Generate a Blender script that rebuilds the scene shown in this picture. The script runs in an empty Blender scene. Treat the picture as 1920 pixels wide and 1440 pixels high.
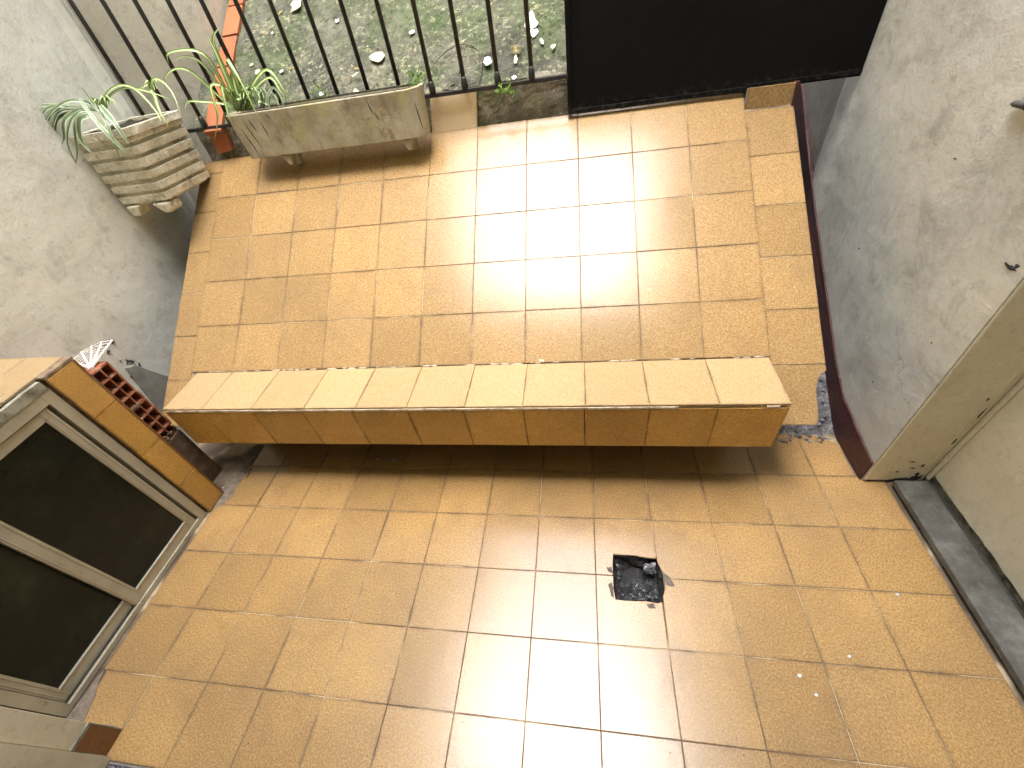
import bpy, bmesh, math, random
from mathutils import Vector, Matrix, noise
R_ = random.Random(7)
scene = bpy.context.scene
# ------------------------------------------------------------------ camera
CAM = Vector((0.17401, -0.96086, 1.42518))
RM = ((0.984946, 0.110408, -0.133009), (0.018604, 0.697276, 0.716561), (0.171858, -0.708248, 0.684726))  # rows: right, up, back
cd = bpy.data.cameras.new('camera'); cam = bpy.data.objects.new('camera', cd); scene.collection.objects.link(cam)
cd.sensor_width = 36.0; cd.lens = 776.448 / 1920 * 36.0; cd.clip_start = 0.02; cd.clip_end = 400
cam.matrix_world = Matrix(((RM[0][0], RM[1][0], RM[2][0], CAM.x), (RM[0][1], RM[1][1], RM[2][1], CAM.y), (RM[0][2], RM[1][2], RM[2][2], CAM.z), (0, 0, 0, 1)))
scene.camera = cam
# ------------------------------------------------------------------ world, sun, exposure
SUN_EL, SUN_AZ = math.radians(82), math.radians(182)
w = bpy.data.worlds.new('World'); scene.world = w; w.use_nodes = True
wn = w.node_tree; wn.nodes.clear()
sky = wn.nodes.new('ShaderNodeTexSky'); sky.sky_type = 'NISHITA'; sky.sun_disc = False
sky.sun_elevation = SUN_EL; sky.sun_rotation = SUN_AZ; sky.air_density = 1.0; sky.dust_density = 4.0
hs = wn.nodes.new('ShaderNodeHueSaturation'); hs.inputs['Saturation'].default_value = 0.8
bg = wn.nodes.new('ShaderNodeBackground'); bg.inputs['Strength'].default_value = 0.15
wo = wn.nodes.new('ShaderNodeOutputWorld')
wn.links.new(sky.outputs[0], hs.inputs['Color']); wn.links.new(hs.outputs[0], bg.inputs['Color']); wn.links.new(bg.outputs[0], wo.inputs[0])
sd = bpy.data.lights.new('sun', 'SUN'); sd.energy = 0.5; sd.angle = math.radians(62); sd.color = (1.0, 0.99, 0.975)
so = bpy.data.objects.new('sun', sd); scene.collection.objects.link(so)
sdir = Vector((math.sin(SUN_AZ) * math.cos(SUN_EL), math.cos(SUN_AZ) * math.cos(SUN_EL), math.sin(SUN_EL)))
so.location = (0, 0, 12); so.rotation_euler = sdir.to_track_quat('Z', 'Y').to_euler()
scene.view_settings.view_transform = 'Standard'; scene.view_settings.look = 'None'
scene.view_settings.gamma = 1.0; scene.view_settings.exposure = 3.18
try:
    scene.cycles.max_bounces = 10; scene.cycles.diffuse_bounces = 7; scene.cycles.caustics_reflective = False
except Exception: pass

# ------------------------------------------------------------------ helpers
col = scene.collection
def tag(o, label=None, cat=None, group=None, kind=None):
    if label: o['label'] = label
    if cat: o['category'] = cat
    if group: o['group'] = group
    if kind: o['kind'] = kind
    return o
def empty(name, loc, label, cat, group=None):
    o = bpy.data.objects.new(name, None); col.objects.link(o); o.location = loc; o.empty_display_size = .05
    return tag(o, label, cat, group)
class MB:
    def __init__(s): s.v = []; s.f = []; s.rim = {}
    def add(s, vs, fs):
        n = len(s.v); s.v += [tuple(p) for p in vs]; s.f += [tuple(i + n for i in f) for f in fs]; return n
    def box(s, x0, x1, y0, y1, z0, z1, fr=None):
        P = [(x0,y0,z0),(x1,y0,z0),(x1,y1,z0),(x0,y1,z0),(x0,y0,z1),(x1,y0,z1),(x1,y1,z1),(x0,y1,z1)]
        if fr: P = [fr(*p) for p in P]
        s.add(P, [(0,3,2,1),(4,5,6,7),(0,1,5,4),(1,2,6,5),(2,3,7,6),(3,0,4,7)]); return s
    def quad(s, a, b, c, d): s.add([a,b,c,d], [(0,1,2,3)]); return s
    def prism(s, poly, fr0, fr1):           # poly of 2d points; fr0/fr1 map (a,b) to 3d for both caps
        n = len(poly); s.add([fr0(*p) for p in poly] + [fr1(*p) for p in poly],
            [tuple(range(n))[::-1], tuple(range(n, 2*n))] + [(i, (i+1) % n, n + (i+1) % n, n + i) for i in range(n)]); return s
    def tube(s, pts, r, seg=8, cap=True):
        pts = [Vector(p) for p in pts]; n = len(pts); rs = r if isinstance(r, (list, tuple)) else [r]*n
        vs = []; prev = None
        for i, p in enumerate(pts):
            t = (pts[min(i+1, n-1)] - pts[max(i-1, 0)]).normalized()
            if prev is None: u = t.orthogonal().normalized()
            else:
                u = prev - t * prev.dot(t)
                u = u.normalized() if u.length > 1e-6 else t.orthogonal().normalized()
            prev = u; q = t.cross(u)
            for k in range(seg):
                a = 2*math.pi*k/seg; vs.append(p + (u*math.cos(a) + q*math.sin(a))*rs[i])
        fs = [(i*seg+k, i*seg+(k+1) % seg, (i+1)*seg+(k+1) % seg, (i+1)*seg+k) for i in range(n-1) for k in range(seg)]
        if cap: fs += [tuple(range(seg))[::-1], tuple(range((n-1)*seg, n*seg))]
        s.add(vs, fs); return s
    def build(s, name, mat, parent=None, smooth=False, bevel=0, segs=2):
        me = bpy.data.meshes.new(name); me.from_pydata(s.v, [], s.f); me.update()
        if s.rim:
            at_ = me.attributes.new('rim', 'FLOAT', 'POINT')
            for i_, v_ in s.rim.items(): at_.data[i_].value = v_
        bm = bmesh.new(); bm.from_mesh(me); bmesh.ops.recalc_face_normals(bm, faces=bm.faces)
        if bevel: bmesh.ops.bevel(bm, geom=[e for e in bm.edges if len(e.link_faces) == 2 and e.calc_face_angle(0) > .5], offset=bevel, segments=segs, affect='EDGES', profile=.5)
        bm.to_mesh(me); bm.free()
        if smooth:
            for p in me.polygons: p.use_smooth = True
        o = bpy.data.objects.new(name, me); col.objects.link(o)
        if mat: me.materials.append(mat)
        if parent is not None:
            o.parent = parent; o.matrix_parent_inverse = Matrix.Translation(-Vector(parent.location))
        return o
def offset_poly(poly, d):
    n = len(poly); out = []
    area = sum(poly[i][0]*poly[(i+1) % n][1] - poly[(i+1) % n][0]*poly[i][1] for i in range(n))
    sg = 1 if area > 0 else -1
    for i in range(n):
        p0, p1, p2 = Vector(poly[i-1]), Vector(poly[i]), Vector(poly[(i+1) % n])
        e1 = (p1-p0).normalized(); e2 = (p2-p1).normalized()
        n1 = Vector((-e1.y, e1.x))*sg; n2 = Vector((-e2.y, e2.x))*sg
        m = n1 + n2; m = m/max(.4, m.dot(m)/2*1.0) if m.length > 1e-6 else n1
        out.append(tuple(p1 + m*d*1.0))
    return out
def tile(mb, poly, fr, th=.008, gap=.0011, ch=.0010, tilt=.0016, lift=.0003, rnd=R_):
    """one ceramic tile: polygon in its surface plane, a hair tilted, chamfered rim; fr(a, b, height)"""
    P = offset_poly(poly, gap*rnd.uniform(.75, 1.3)); Q = offset_poly(P, ch); n = len(P)
    cx = sum(p[0] for p in P)/n; cy = sum(p[1] for p in P)/n
    ta, tb, h = rnd.gauss(0, tilt), rnd.gauss(0, tilt), rnd.uniform(-lift, lift)
    H = lambda p: h + (p[0]-cx)*ta + (p[1]-cy)*tb
    W = offset_poly(P, .011) if n < 9 else Q
    vs = [fr(p[0], p[1], -th) for p in P] + [fr(p[0], p[1], H(p)-ch*.8) for p in P] + [fr(p[0], p[1], H(p)) for p in Q]
    if n < 9: vs += [fr(p[0], p[1], H(p)) for p in W]
    fs = [(i, (i+1) % n, n+(i+1) % n, n+i) for i in range(n)] + [(n+i, n+(i+1) % n, 2*n+(i+1) % n, 2*n+i) for i in range(n)]
    fs += ([(2*n+i, 2*n+(i+1) % n, 3*n+(i+1) % n, 3*n+i) for i in range(n)] + [tuple(range(3*n, 4*n))]) if n < 9 else [tuple(range(2*n, 3*n))]
    k0 = mb.add(vs, fs)
    for i in range(3*n): mb.rim[k0+i] = 1.0 if n < 9 else .45
def rect(a0, a1, b0, b1): return [(a0,b0),(a1,b0),(a1,b1),(a0,b1)]
def jag(poly, step, amp, seed=0):           # roughen an outline
    r = random.Random(seed); out = []
    for i, p in enumerate(poly):
        q = poly[(i+1) % len(poly)]; L = math.dist(p, q); k = max(1, int(L/step))
        for j in range(k):
            t = j/k; out.append((p[0]+(q[0]-p[0])*t + r.uniform(-amp, amp), p[1]+(q[1]-p[1])*t + r.uniform(-amp, amp)))
    return out
def grid_sheet(mb, fr, a0, a1, b0, b1, na, nb, hfun):
    n = len(mb.v)
    vs = [fr(a0+(a1-a0)*i/na, b0+(b1-b0)*j/nb, hfun(a0+(a1-a0)*i/na, b0+(b1-b0)*j/nb)) for j in range(nb+1) for i in range(na+1)]
    fs = [(j*(na+1)+i, j*(na+1)+i+1, (j+1)*(na+1)+i+1, (j+1)*(na+1)+i) for j in range(nb) for i in range(na)]
    mb.add(vs, fs)
def lump(mb, c, r, flat=.6, seed=0, sub=1, rough=.3):
    bm = bmesh.new(); bmesh.ops.create_icosphere(bm, subdivisions=sub, radius=1)
    vs = []
    rr = r if isinstance(r, tuple) else (r, r, r*flat)
    for v in bm.verts:
        k = 1 + rough*noise.noise(v.co*1.7 + Vector((seed*3.1, seed*1.7, seed)))*1.6
        vs.append((c[0]+v.co.x*rr[0]*k, c[1]+v.co.y*rr[1]*k, c[2]+v.co.z*rr[2]*k))
    fs = [tuple(v.index for v in f.verts) for f in bm.faces]; bm.verts.index_update()
    mb.add(vs, fs); bm.free()
def ray(u, v):
    d = ((u-960)/776.448, -(v-720)/776.448, -1.0)
    return Vector([sum(RM[r][c]*d[r] for r in range(3)) for c in range(3)])
def at(u, v, n, c0):                        # photo pixel -> point on a known plane (used once, to read positions off the photo)
    d = ray(u, v); n = Vector(n); return CAM + d*((c0 - n.dot(CAM))/n.dot(d))

# ------------------------------------------------------------------ materials
def newmat(name):
    m = bpy.data.materials.new(name); m.use_nodes = True; nt = m.node_tree; nt.nodes.clear()
    out = nt.nodes.new('ShaderNodeOutputMaterial'); b = nt.nodes.new('ShaderNodeBsdfPrincipled'); nt.links.new(b.outputs[0], out.inputs[0])
    return m, nt, b
class NT:
    def __init__(s, nt):
        s.nt = nt; tc = nt.nodes.new('ShaderNodeTexCoord'); s.co = tc.outputs['Object']; s.uv = tc.outputs['UV']
    def L(s, a, b): s.nt.links.new(a, b)
    def put(s, sock, v):
        if hasattr(v, 'links') or hasattr(v, 'is_linked'): s.L(v, sock)
        else: sock.default_value = v
    def mapped(s, scale=(1,1,1), rot=(0,0,0), loc=(0,0,0), src=None):
        m = s.nt.nodes.new('ShaderNodeMapping'); s.L(src or s.co, m.inputs[0]); m.inputs['Scale'].default_value = scale; m.inputs['Rotation'].default_value = rot; m.inputs['Location'].default_value = loc
        return m.outputs[0]
    def noise(s, scale, detail=4, rough=.6, vec=None, dist=0, col=False):
        n = s.nt.nodes.new('ShaderNodeTexNoise'); s.L(vec or s.co, n.inputs['Vector']); n.inputs['Scale'].default_value = scale; n.inputs['Detail'].default_value = detail; n.inputs['Roughness'].default_value = rough; n.inputs['Distortion'].default_value = dist
        return n.outputs['Color' if col else 'Fac']
    def vor(s, scale, feature='F1', vec=None, out='Distance', rnd=1):
        n = s.nt.nodes.new('ShaderNodeTexVoronoi'); n.feature = feature; s.L(vec or s.co, n.inputs['Vector']); n.inputs['Scale'].default_value = scale; n.inputs['Randomness'].default_value = rnd
        return n.outputs[out]
    def ramp(s, fac, *stops, interp='LINEAR'):
        r = s.nt.nodes.new('ShaderNodeValToRGB'); s.put(r.inputs[0], fac); e = r.color_ramp; e.interpolation = interp
        while len(e.elements) < len(stops): e.elements.new(.5)
        for el, (p, c) in zip(e.elements, stops):
            el.position = p; el.color = (c, c, c, 1) if isinstance(c, (int, float)) else (*c, 1)
        return r.outputs[0]
    def mix(s, fac, a, b, mode='MIX'):
        m = s.nt.nodes.new('ShaderNodeMix'); m.data_type = 'RGBA'; m.blend_type = mode
        s.put(m.inputs[0], fac)
        for i, v in ((6, a), (7, b)):
            if isinstance(v, tuple): m.inputs[i].default_value = (*v, 1) if len(v) == 3 else v
            elif isinstance(v, (int, float)): m.inputs[i].default_value = (v, v, v, 1)
            else: s.L(v, m.inputs[i])
        return m.outputs[2]
    def math(s, op, a, b=0.0, c=None):
        m = s.nt.nodes.new('ShaderNodeMath'); m.operation = op; s.put(m.inputs[0], a); s.put(m.inputs[1], b)
        if c is not None: s.put(m.inputs[2], c)
        return m.outputs[0]
    def sep(s, src=None):
        m = s.nt.nodes.new('ShaderNodeSeparateXYZ'); s.L(src or s.co, m.inputs[0]); return m.outputs
    def bump(s, h, dist=.002, strength=1.0, nrm=None):
        b = s.nt.nodes.new('ShaderNodeBump'); s.put(b.inputs['Height'], h); b.inputs['Distance'].default_value = dist; b.inputs['Strength'].default_value = strength
        if nrm: s.L(nrm, b.inputs['Normal'])
        return b.outputs[0]
    def island(s): return s.nt.nodes.new('ShaderNodeNewGeometry').outputs['Random Per Island']

def tile_mat(name, lo, mid, hi, rough=.2, spec=.36, dirt=(.16,.11,.075), dirt_amt=.40, var=.14):
    m, nt, b = newmat(name); N = NT(nt)
    sp = N.noise(190, 3, .8); sp2 = N.noise(520, 2, .6)
    c = N.ramp(sp, (.36, lo), (.5, mid), (.66, hi))
    c = N.mix(N.ramp(sp2, (.60, 0.0), (.72, .55)), c, tuple(min(1, x*1.5+.04) for x in hi))
    isl = N.island()
    c = N.mix(1.0, c, N.ramp(isl, (0, 1-var), (.5, 1.0), (1, 1+var*.5)), 'MULTIPLY')
    big = N.noise(3.1, 4, .62); c = N.mix(N.ramp(big, (.38, 0.0), (.72, dirt_amt)), c, dirt)
    gd = N.noise(7.5, 5, .68, vec=N.mapped(loc=(11, 5, 3))); c = N.mix(N.ramp(gd, (.52, 0.0), (.74, dirt_amt*.9)), c, tuple(x*.55+.03 for x in lo))
    ra_ = nt.nodes.new('ShaderNodeAttribute'); ra_.attribute_name = 'rim'
    grime = N.math('MULTIPLY', N.math('POWER', ra_.outputs['Fac'], 1.6), N.ramp(N.noise(11, 5, .7, vec=N.mapped(loc=(1, 9, 4))), (.42, .04), (.70, .60)))
    c = N.mix(grime, c, (.075, .052, .038))
    pale = N.noise(5.3, 5, .7, vec=N.mapped(loc=(4, 2, 7))); c = N.mix(N.ramp(pale, (.55, 0.0), (.85, .05)), c, (.56, .40, .24))
    specks = N.ramp(N.vor(19, out='Distance'), (.028, 1.0), (.042, 0.0)); pick = N.ramp(N.noise(7, 1), (.56, 0.0), (.6, .8))
    c = N.mix(N.math('MULTIPLY', specks, pick), c, (.10, .06, .035))
    wm = N.ramp(N.vor(5.5, 'DISTANCE_TO_EDGE', vec=N.mix(.30, N.co, N.noise(6, 4, .6, col=True))), (.0, .30), (.012, 0.0)); wk = N.ramp(N.noise(2.7, 2, vec=N.mapped(loc=(8, 8, 8))), (.54, 0.0), (.62, 1.0)); c = N.mix(N.math('MULTIPLY', wm, wk), c, hi)
    nt.links.new(c, b.inputs['Base Color'])
    r = N.math('ADD', N.math('MULTIPLY_ADD', N.noise(2.5, 2, .5), .10, rough-.05), N.math('MULTIPLY', isl, .03))
    nt.links.new(r, b.inputs['Roughness'])
    b.inputs['IOR'].default_value = 1.52; b.inputs['Specular IOR Level'].default_value = .66 if name == 'tile_floor' else spec
    h1 = N.noise(26, 3, .5); nb = N.bump(h1, .0011, .35); nb = N.bump(sp, .0005, .35, nb)
    nt.links.new(nb, b.inputs['Normal']); return m
M = {}
M['tile_floor'] = tile_mat('tile_floor', (0.298,0.169,0.058), (0.407,0.251,0.094), (0.543,0.384,0.171), .21)
M['tile_slab'] = tile_mat('tile_slab', (0.248,0.146,0.056), (0.338,0.215,0.089), (0.441,0.321,0.155), .20, dirt_amt=.28)
M['tile_pale'] = tile_mat('tile_pale', (0.351,0.237,0.109), (0.427,0.299,0.153), (0.490,0.375,0.220), .27, dirt_amt=.06, dirt=(.40,.27,.15), var=.08)
M['tile_face'] = tile_mat('tile_face', (0.457,0.255,0.059), (0.576,0.336,0.084), (0.694,0.437,0.123), .24, dirt_amt=.4, dirt=(.20,.10,.045))
M['tile_cream'] = tile_mat('tile_cream', (.68,.54,.34), (.80,.67,.45), (.86,.76,.56), .3, dirt_amt=.12, dirt=(.30,.2,.12), var=.05)
M['tile_brown'] = tile_mat('tile_brown', (.16,.07,.025), (.22,.10,.035), (.28,.14,.055), .35, dirt_amt=.5, dirt=(.06,.045,.035))
M['tile_red'] = tile_mat('tile_red', (.36,.095,.035), (.44,.125,.047), (.52,.18,.075), .5, dirt_amt=.55, dirt=(.20,.12,.07))
def simple(name, fn, rough=.8, metal=0.0):
    m, nt, b = newmat(name); N = NT(nt); b.inputs['Roughness'].default_value = rough; b.inputs['Metallic'].default_value = metal
    r = fn(N, b, nt)
    if r is not None: nt.links.new(r, b.inputs['Base Color'])
    return m
def _grout(N, b, nt):
    c = N.ramp(N.noise(4.2, 3, .6), (.40, (.095,.072,.052)), (.52, (.19,.145,.10)), (.60, (.55,.46,.31)))
    return N.mix(N.ramp(N.noise(60, 3), (.4, 0.0), (.7, .35)), c, (.10,.08,.06))
M['grout'] = simple('grout', _grout, .9)
def _grout_light(N, b, nt):
    c = N.ramp(N.noise(14, 4, .7), (.35, (.42,.35,.25)), (.5, (.62,.55,.42)), (.7, (.74,.69,.56)))
    nt.links.new(N.bump(N.noise(120, 4), .002, .8), b.inputs['Normal']); return c
M['tile_edge'] = simple('tile_edge', lambda N, b, nt: N.ramp(N.noise(40, 5, .7), (.35, (.16,.11,.07)), (.6, (.30,.23,.15)), (.75, (.40,.34,.24))), .9)
M['grout_light'] = simple('grout_light', _grout_light, .9)
def wall_mat(name, base, light, dark, seed=0, dirt=.5, lowdark=None):
    def f(N, b, nt):
        v = N.mapped(loc=(seed*3.3, seed*1.9, seed*.7))
        c = N.mix(N.ramp(N.noise(2.3, 5, .62, vec=v), (.35, 0.0), (.68, 1.0)), base, light)
        c = N.mix(N.ramp(N.noise(6.5, 6, .7, vec=v, dist=.6), (.52, 0.0), (.74, dirt)), c, dark)
        sc = N.ramp(N.noise(9, 6, .78, vec=N.mapped(scale=(1, 1, .55), loc=(seed, 3, 1)), dist=1.2), (.55, 0.0), (.66, .32)); sm = N.ramp(N.noise(1.9, 2, .5, vec=N.mapped(loc=(seed*2, 7, 1))), (.42, 0.0), (.58, 1.0)); c = N.mix(N.math('MULTIPLY', sc, sm), c, dark)
        run = N.ramp(N.noise(3, 5, .65, vec=N.mapped(scale=(5, 5, .28), loc=(seed, 0, 2))), (.53, 0.0), (.68, .26)); rm = N.ramp(N.noise(1.3, 2, .5, vec=N.mapped(loc=(5, seed, 1))), (.44, 0.0), (.6, 1.0)); c = N.mix(N.math('MULTIPLY', run, rm), c, tuple(x*.9 for x in dark))
        fine = N.noise(34, 5, .75, vec=v); c = N.mix(N.ramp(fine, (.56, 0.0), (.72, .4)), c, tuple(x*.7 for x in dark))
        c = N.mix(N.ramp(N.noise(110, 3, .8, vec=v), (.58, 0.0), (.70, .35)), c, tuple(x*.7 for x in dark))
        c = N.mix(N.ramp(N.noise(80, 3, .8, vec=N.mapped(loc=(seed, 6, 6))), (.58, 0.0), (.70, .4)), c, tuple(min(.85, x*1.15) for x in light))
        pit = N.ramp(N.vor(48, vec=v), (.05, 1.0), (.10, 0.0)); pk = N.ramp(N.noise(5, 2, vec=v), (.54, 0.0), (.64, .75))
        c = N.mix(N.math('MULTIPLY', pit, pk), c, tuple(x*.3 for x in dark))
        cr = N.ramp(N.vor(2.1, 'DISTANCE_TO_EDGE', vec=N.mix(.16, v, N.noise(5, 5, .7, vec=v, col=True))), (.0, 1.0), (.006, 0.0))
        ck = N.ramp(N.noise(1.7, 2, vec=v), (.5, 0.0), (.6, .55)); c = N.mix(N.math('MULTIPLY', cr, ck), c, tuple(x*.45 for x in dark))
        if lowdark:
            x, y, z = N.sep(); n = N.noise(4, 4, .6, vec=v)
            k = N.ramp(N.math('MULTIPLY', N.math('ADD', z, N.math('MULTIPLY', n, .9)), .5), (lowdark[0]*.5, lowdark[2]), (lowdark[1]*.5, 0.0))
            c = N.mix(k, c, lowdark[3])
        nb = N.bump(N.noise(3.2, 3, .5, vec=v), .03, .5); nb = N.bump(N.noise(24, 5, .7, vec=v), .0045, .55, nb); nb = N.bump(N.noise(150, 3, .6, vec=v), .0016, .5, nb)
        nt.links.new(nb, b.inputs['Normal']); return c
    return simple(name, f, .88)
M['wall_left'] = wall_mat('wall_left', (.61,.62,.55), (.72,.725,.65), (.34,.335,.29), 1, .75)
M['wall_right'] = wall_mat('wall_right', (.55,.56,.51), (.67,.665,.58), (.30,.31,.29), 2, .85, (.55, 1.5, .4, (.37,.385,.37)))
M['wall_cream'] = wall_mat('wall_cream', (.62,.59,.45), (.70,.67,.53), (.42,.385,.28), 3, .45)
M['wall_rough'] = wall_mat('wall_rough', (.27,.265,.24), (.36,.35,.29), (.15,.155,.12), 4, .75)
M['wall_dirty'] = wall_mat('wall_dirty', (.44,.42,.34), (.57,.55,.45), (.20,.18,.14), 5, .85)
M['wall_plain'] = wall_mat('wall_plain', (.72,.70,.62), (.78,.76,.68), (.56,.54,.47), 6, .3)
def _moss(N, b, nt):
    c = N.ramp(N.noise(7, 7, .72), (.30, (.035,.037,.03)), (.46, (.08,.083,.063)), (.60, (.14,.14,.105)), (.76, (.24,.235,.17)))
    g = N.ramp(N.noise(4.5, 5, .66, vec=N.mapped(loc=(7, 3, 1))), (.46, 0.0), (.64, .6)); c = N.mix(g, c, (.055,.10,.022))
    g2 = N.ramp(N.noise(16, 5, .7, vec=N.mapped(loc=(2, 8, 1))), (.58, 0.0), (.72, .8)); c = N.mix(g2, c, (.025,.055,.010))
    sp = N.ramp(N.noise(120, 4, .8), (.56, 0.0), (.68, .75)); pk = N.ramp(N.noise(6, 4, .7, vec=N.mapped(loc=(1, 1, 9))), (.44, 0.0), (.6, 1.0))
    c = N.mix(N.math('MULTIPLY', sp, pk), c, (.48,.47,.30))
    gr = N.ramp(N.noise(48, 4, .75, vec=N.mapped(loc=(6, 1, 2))), (.54, 0.0), (.62, .8)); gm = N.ramp(N.noise(5, 4, .7, vec=N.mapped(loc=(9, 6, 2))), (.42, .15), (.6, 1.0)); c = N.mix(N.math('MULTIPLY', gr, gm), c, (.40,.385,.24))
    bl = N.ramp(N.noise(38, 4, .75, vec=N.mapped(loc=(3, 9, 2))), (.57, 0.0), (.64, .85)); c = N.mix(bl, c, (.022,.028,.014))
    dk = N.ramp(N.noise(75, 4, .7, vec=N.mapped(loc=(3, 4, 5))), (.60, 0.0), (.72, .8)); c = N.mix(dk, c, (.035,.04,.025))
    nb = N.bump(N.noise(30, 6, .75), .012, .8); nb = N.bump(N.noise(170, 4, .7), .003, .8, nb); nt.links.new(nb, b.inputs['Normal']); return c
M['moss'] = simple('moss', _moss, .95)
def _speck(N, b, nt):
    c = N.ramp(N.noise(18, 5, .7), (.35, (.09,.085,.065)), (.6, (.21,.195,.145)), (.75, (.33,.29,.2)))
    g = N.ramp(N.noise(9, 4, vec=N.mapped(loc=(2, 1, 1))), (.5, 0.0), (.66, .7)); c = N.mix(g, c, (.12,.15,.05))
    s = N.ramp(N.vor(150), (.16, 1.0), (.26, 0.0)); x, y, z = N.sep()
    pk = N.math('MULTIPLY', N.ramp(N.noise(13, 4, .7), (.42, 0.0), (.6, 1.0)), .95); c = N.mix(N.math('MULTIPLY', s, pk), c, (.72,.70,.62))
    nt.links.new(N.bump(N.noise(90, 5, .7), .005, .9), b.inputs['Normal']); return c
M['speckled_mortar'] = simple('speckled_mortar', _speck, .95)
def _rough(N, b, nt):
    c = N.ramp(N.noise(30, 6, .75), (.33, (.06,.06,.07)), (.52, (.17,.17,.185)), (.68, (.42,.42,.45)))
    nt.links.new(N.bump(N.noise(60, 6, .75), .012, 1), b.inputs['Normal']); return c
M['rough_concrete'] = simple('rough_concrete', _rough, .85)
def _cgrey(N, b, nt):
    c = N.ramp(N.noise(9, 6, .7), (.33, (.06,.06,.053)), (.52, (.115,.115,.104)), (.72, (.23,.225,.205)))
    c = N.mix(N.ramp(N.noise(50, 4, .7, vec=N.mapped(scale=(3, .5, 1))), (.6, 0.0), (.75, .5)), c, (.30,.285,.265))
    nt.links.new(N.bump(N.noise(60, 5, .7), .003, .7), b.inputs['Normal']); return c
M['stone_sill'] = simple('stone_sill', _cgrey, .85)
def _planter(N, b, nt):
    c = N.ramp(N.noise(8, 6, .72), (.32, (.24,.21,.135)), (.5, (.38,.345,.25)), (.7, (.50,.47,.37)))
    y = N.ramp(N.noise(11, 5, .7, vec=N.mapped(loc=(4, 4, 2))), (.52, 0.0), (.68, .6)); c = N.mix(y, c, (.42,.39,.12))
    st = N.ramp(N.noise(6, 5, .65, vec=N.mapped(scale=(3, 3, 1.1))), (.56, 0.0), (.70, .75)); c = N.mix(st, c, (.16,.11,.065))
    f = N.ramp(N.noise(120, 4, .8), (.58, 0.0), (.70, .6)); c = N.mix(f, c, (.16,.14,.09))
    nb = N.bump(N.noise(26, 5, .7), .005, .7); nb = N.bump(N.noise(200, 3, .7), .0018, .8, nb); nt.links.new(nb, b.inputs['Normal']); return c
M['planter'] = simple('planter', _planter, .9)
def _ribbed(N, b, nt):
    c = N.ramp(N.noise(10, 6, .72), (.30, (.33,.30,.21)), (.46, (.60,.575,.44)), (.66, (.78,.76,.63)))
    st = N.ramp(N.noise(15, 6, .7, vec=N.mapped(loc=(9, 1, 2))), (.56, 0.0), (.70, .8)); c = N.mix(st, c, (.20,.16,.09))
    f = N.ramp(N.noise(85, 4, .8), (.55, 0.0), (.68, .8)); c = N.mix(f, c, (.19,.165,.09))
    nb = N.bump(N.noise(22, 5, .7), .008, .8); nb = N.bump(N.noise(170, 3, .75), .003, .9, nb); nt.links.new(nb, b.inputs['Normal']); return c
M['ribbed'] = simple('ribbed', _ribbed, .92)
M['soil'] = simple('soil', lambda N, b, nt: (nt.links.new(N.bump(N.noise(70, 5, .7), .02, 1), b.inputs['Normal']), N.ramp(N.noise(40, 5, .7), (.35, (.015,.014,.010)), (.6, (.05,.045,.03)), (.75, (.10,.11,.05))))[1], .95)
def _iron(N, b, nt):
    c = N.ramp(N.noise(60, 5, .7), (.4, (.012,.012,.012)), (.62, (.03,.026,.022)), (.75, (.09,.06,.04)))
    nt.links.new(N.bump(N.noise(140, 4, .7), .0015, .6), b.inputs['Normal']); return c
M['iron'] = simple('iron', _iron, .55)
def _panel(N, b, nt):
    b.inputs['Specular IOR Level'].default_value = .15
    c = N.ramp(N.noise(3.5, 5, .6), (.4, (.0035,.0036,.0038)), (.7, (.0062,.0058,.0055)))
    x, y, z = N.sep(); k = N.ramp(N.math('ADD', z, N.math('MULTIPLY_ADD', N.noise(30, 5, .8, vec=N.mapped(scale=(.5, 1, 2.2))), .11, -1.0)), (.095, .6), (.145, 0.0))
    c = N.mix(N.math('MULTIPLY', k, N.ramp(N.noise(60, 5, .75), (.48, 0.0), (.66, 1.0))), c, (.085,.075,.06))
    c = N.mix(N.ramp(N.noise(75, 4, .8, vec=N.mapped(loc=(5, 5, 5))), (.74, 0.0), (.80, .2)), c, (.03,.02,.013))
    return c
M['black_metal'] = simple('black_metal', _panel, .9)
def _alu(N, b, nt):
    c = N.mix(N.ramp(N.noise(10, 5, .6), (.35, 0.0), (.7, 1.0)), (.36,.335,.25), (.46,.43,.33))
    c = N.mix(N.ramp(N.noise(24, 5, .75), (.60, 0.0), (.74, .7)), c, (.12,.105,.06)); return c
M['aluminium'] = simple('aluminium', _alu, .42)
M['bright_metal'] = simple('bright_metal', lambda N, b, nt: N.ramp(N.noise(30, 3), (.3, (.5,.5,.5)), (.7, (.75,.75,.74))), .3, .9)
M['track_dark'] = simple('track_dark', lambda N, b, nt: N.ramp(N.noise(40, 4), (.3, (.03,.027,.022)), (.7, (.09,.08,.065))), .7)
def _lint(N, b, nt):
    c = N.ramp(N.noise(22, 5, .7), (.35, (.10,.10,.075)), (.55, (.33,.33,.26)), (.75, (.45,.44,.36))); nt.links.new(N.bump(N.noise(80, 4), .003, .8), b.inputs['Normal']); return c
M['mortar_grey'] = simple('mortar_grey', _lint, .9)
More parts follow.
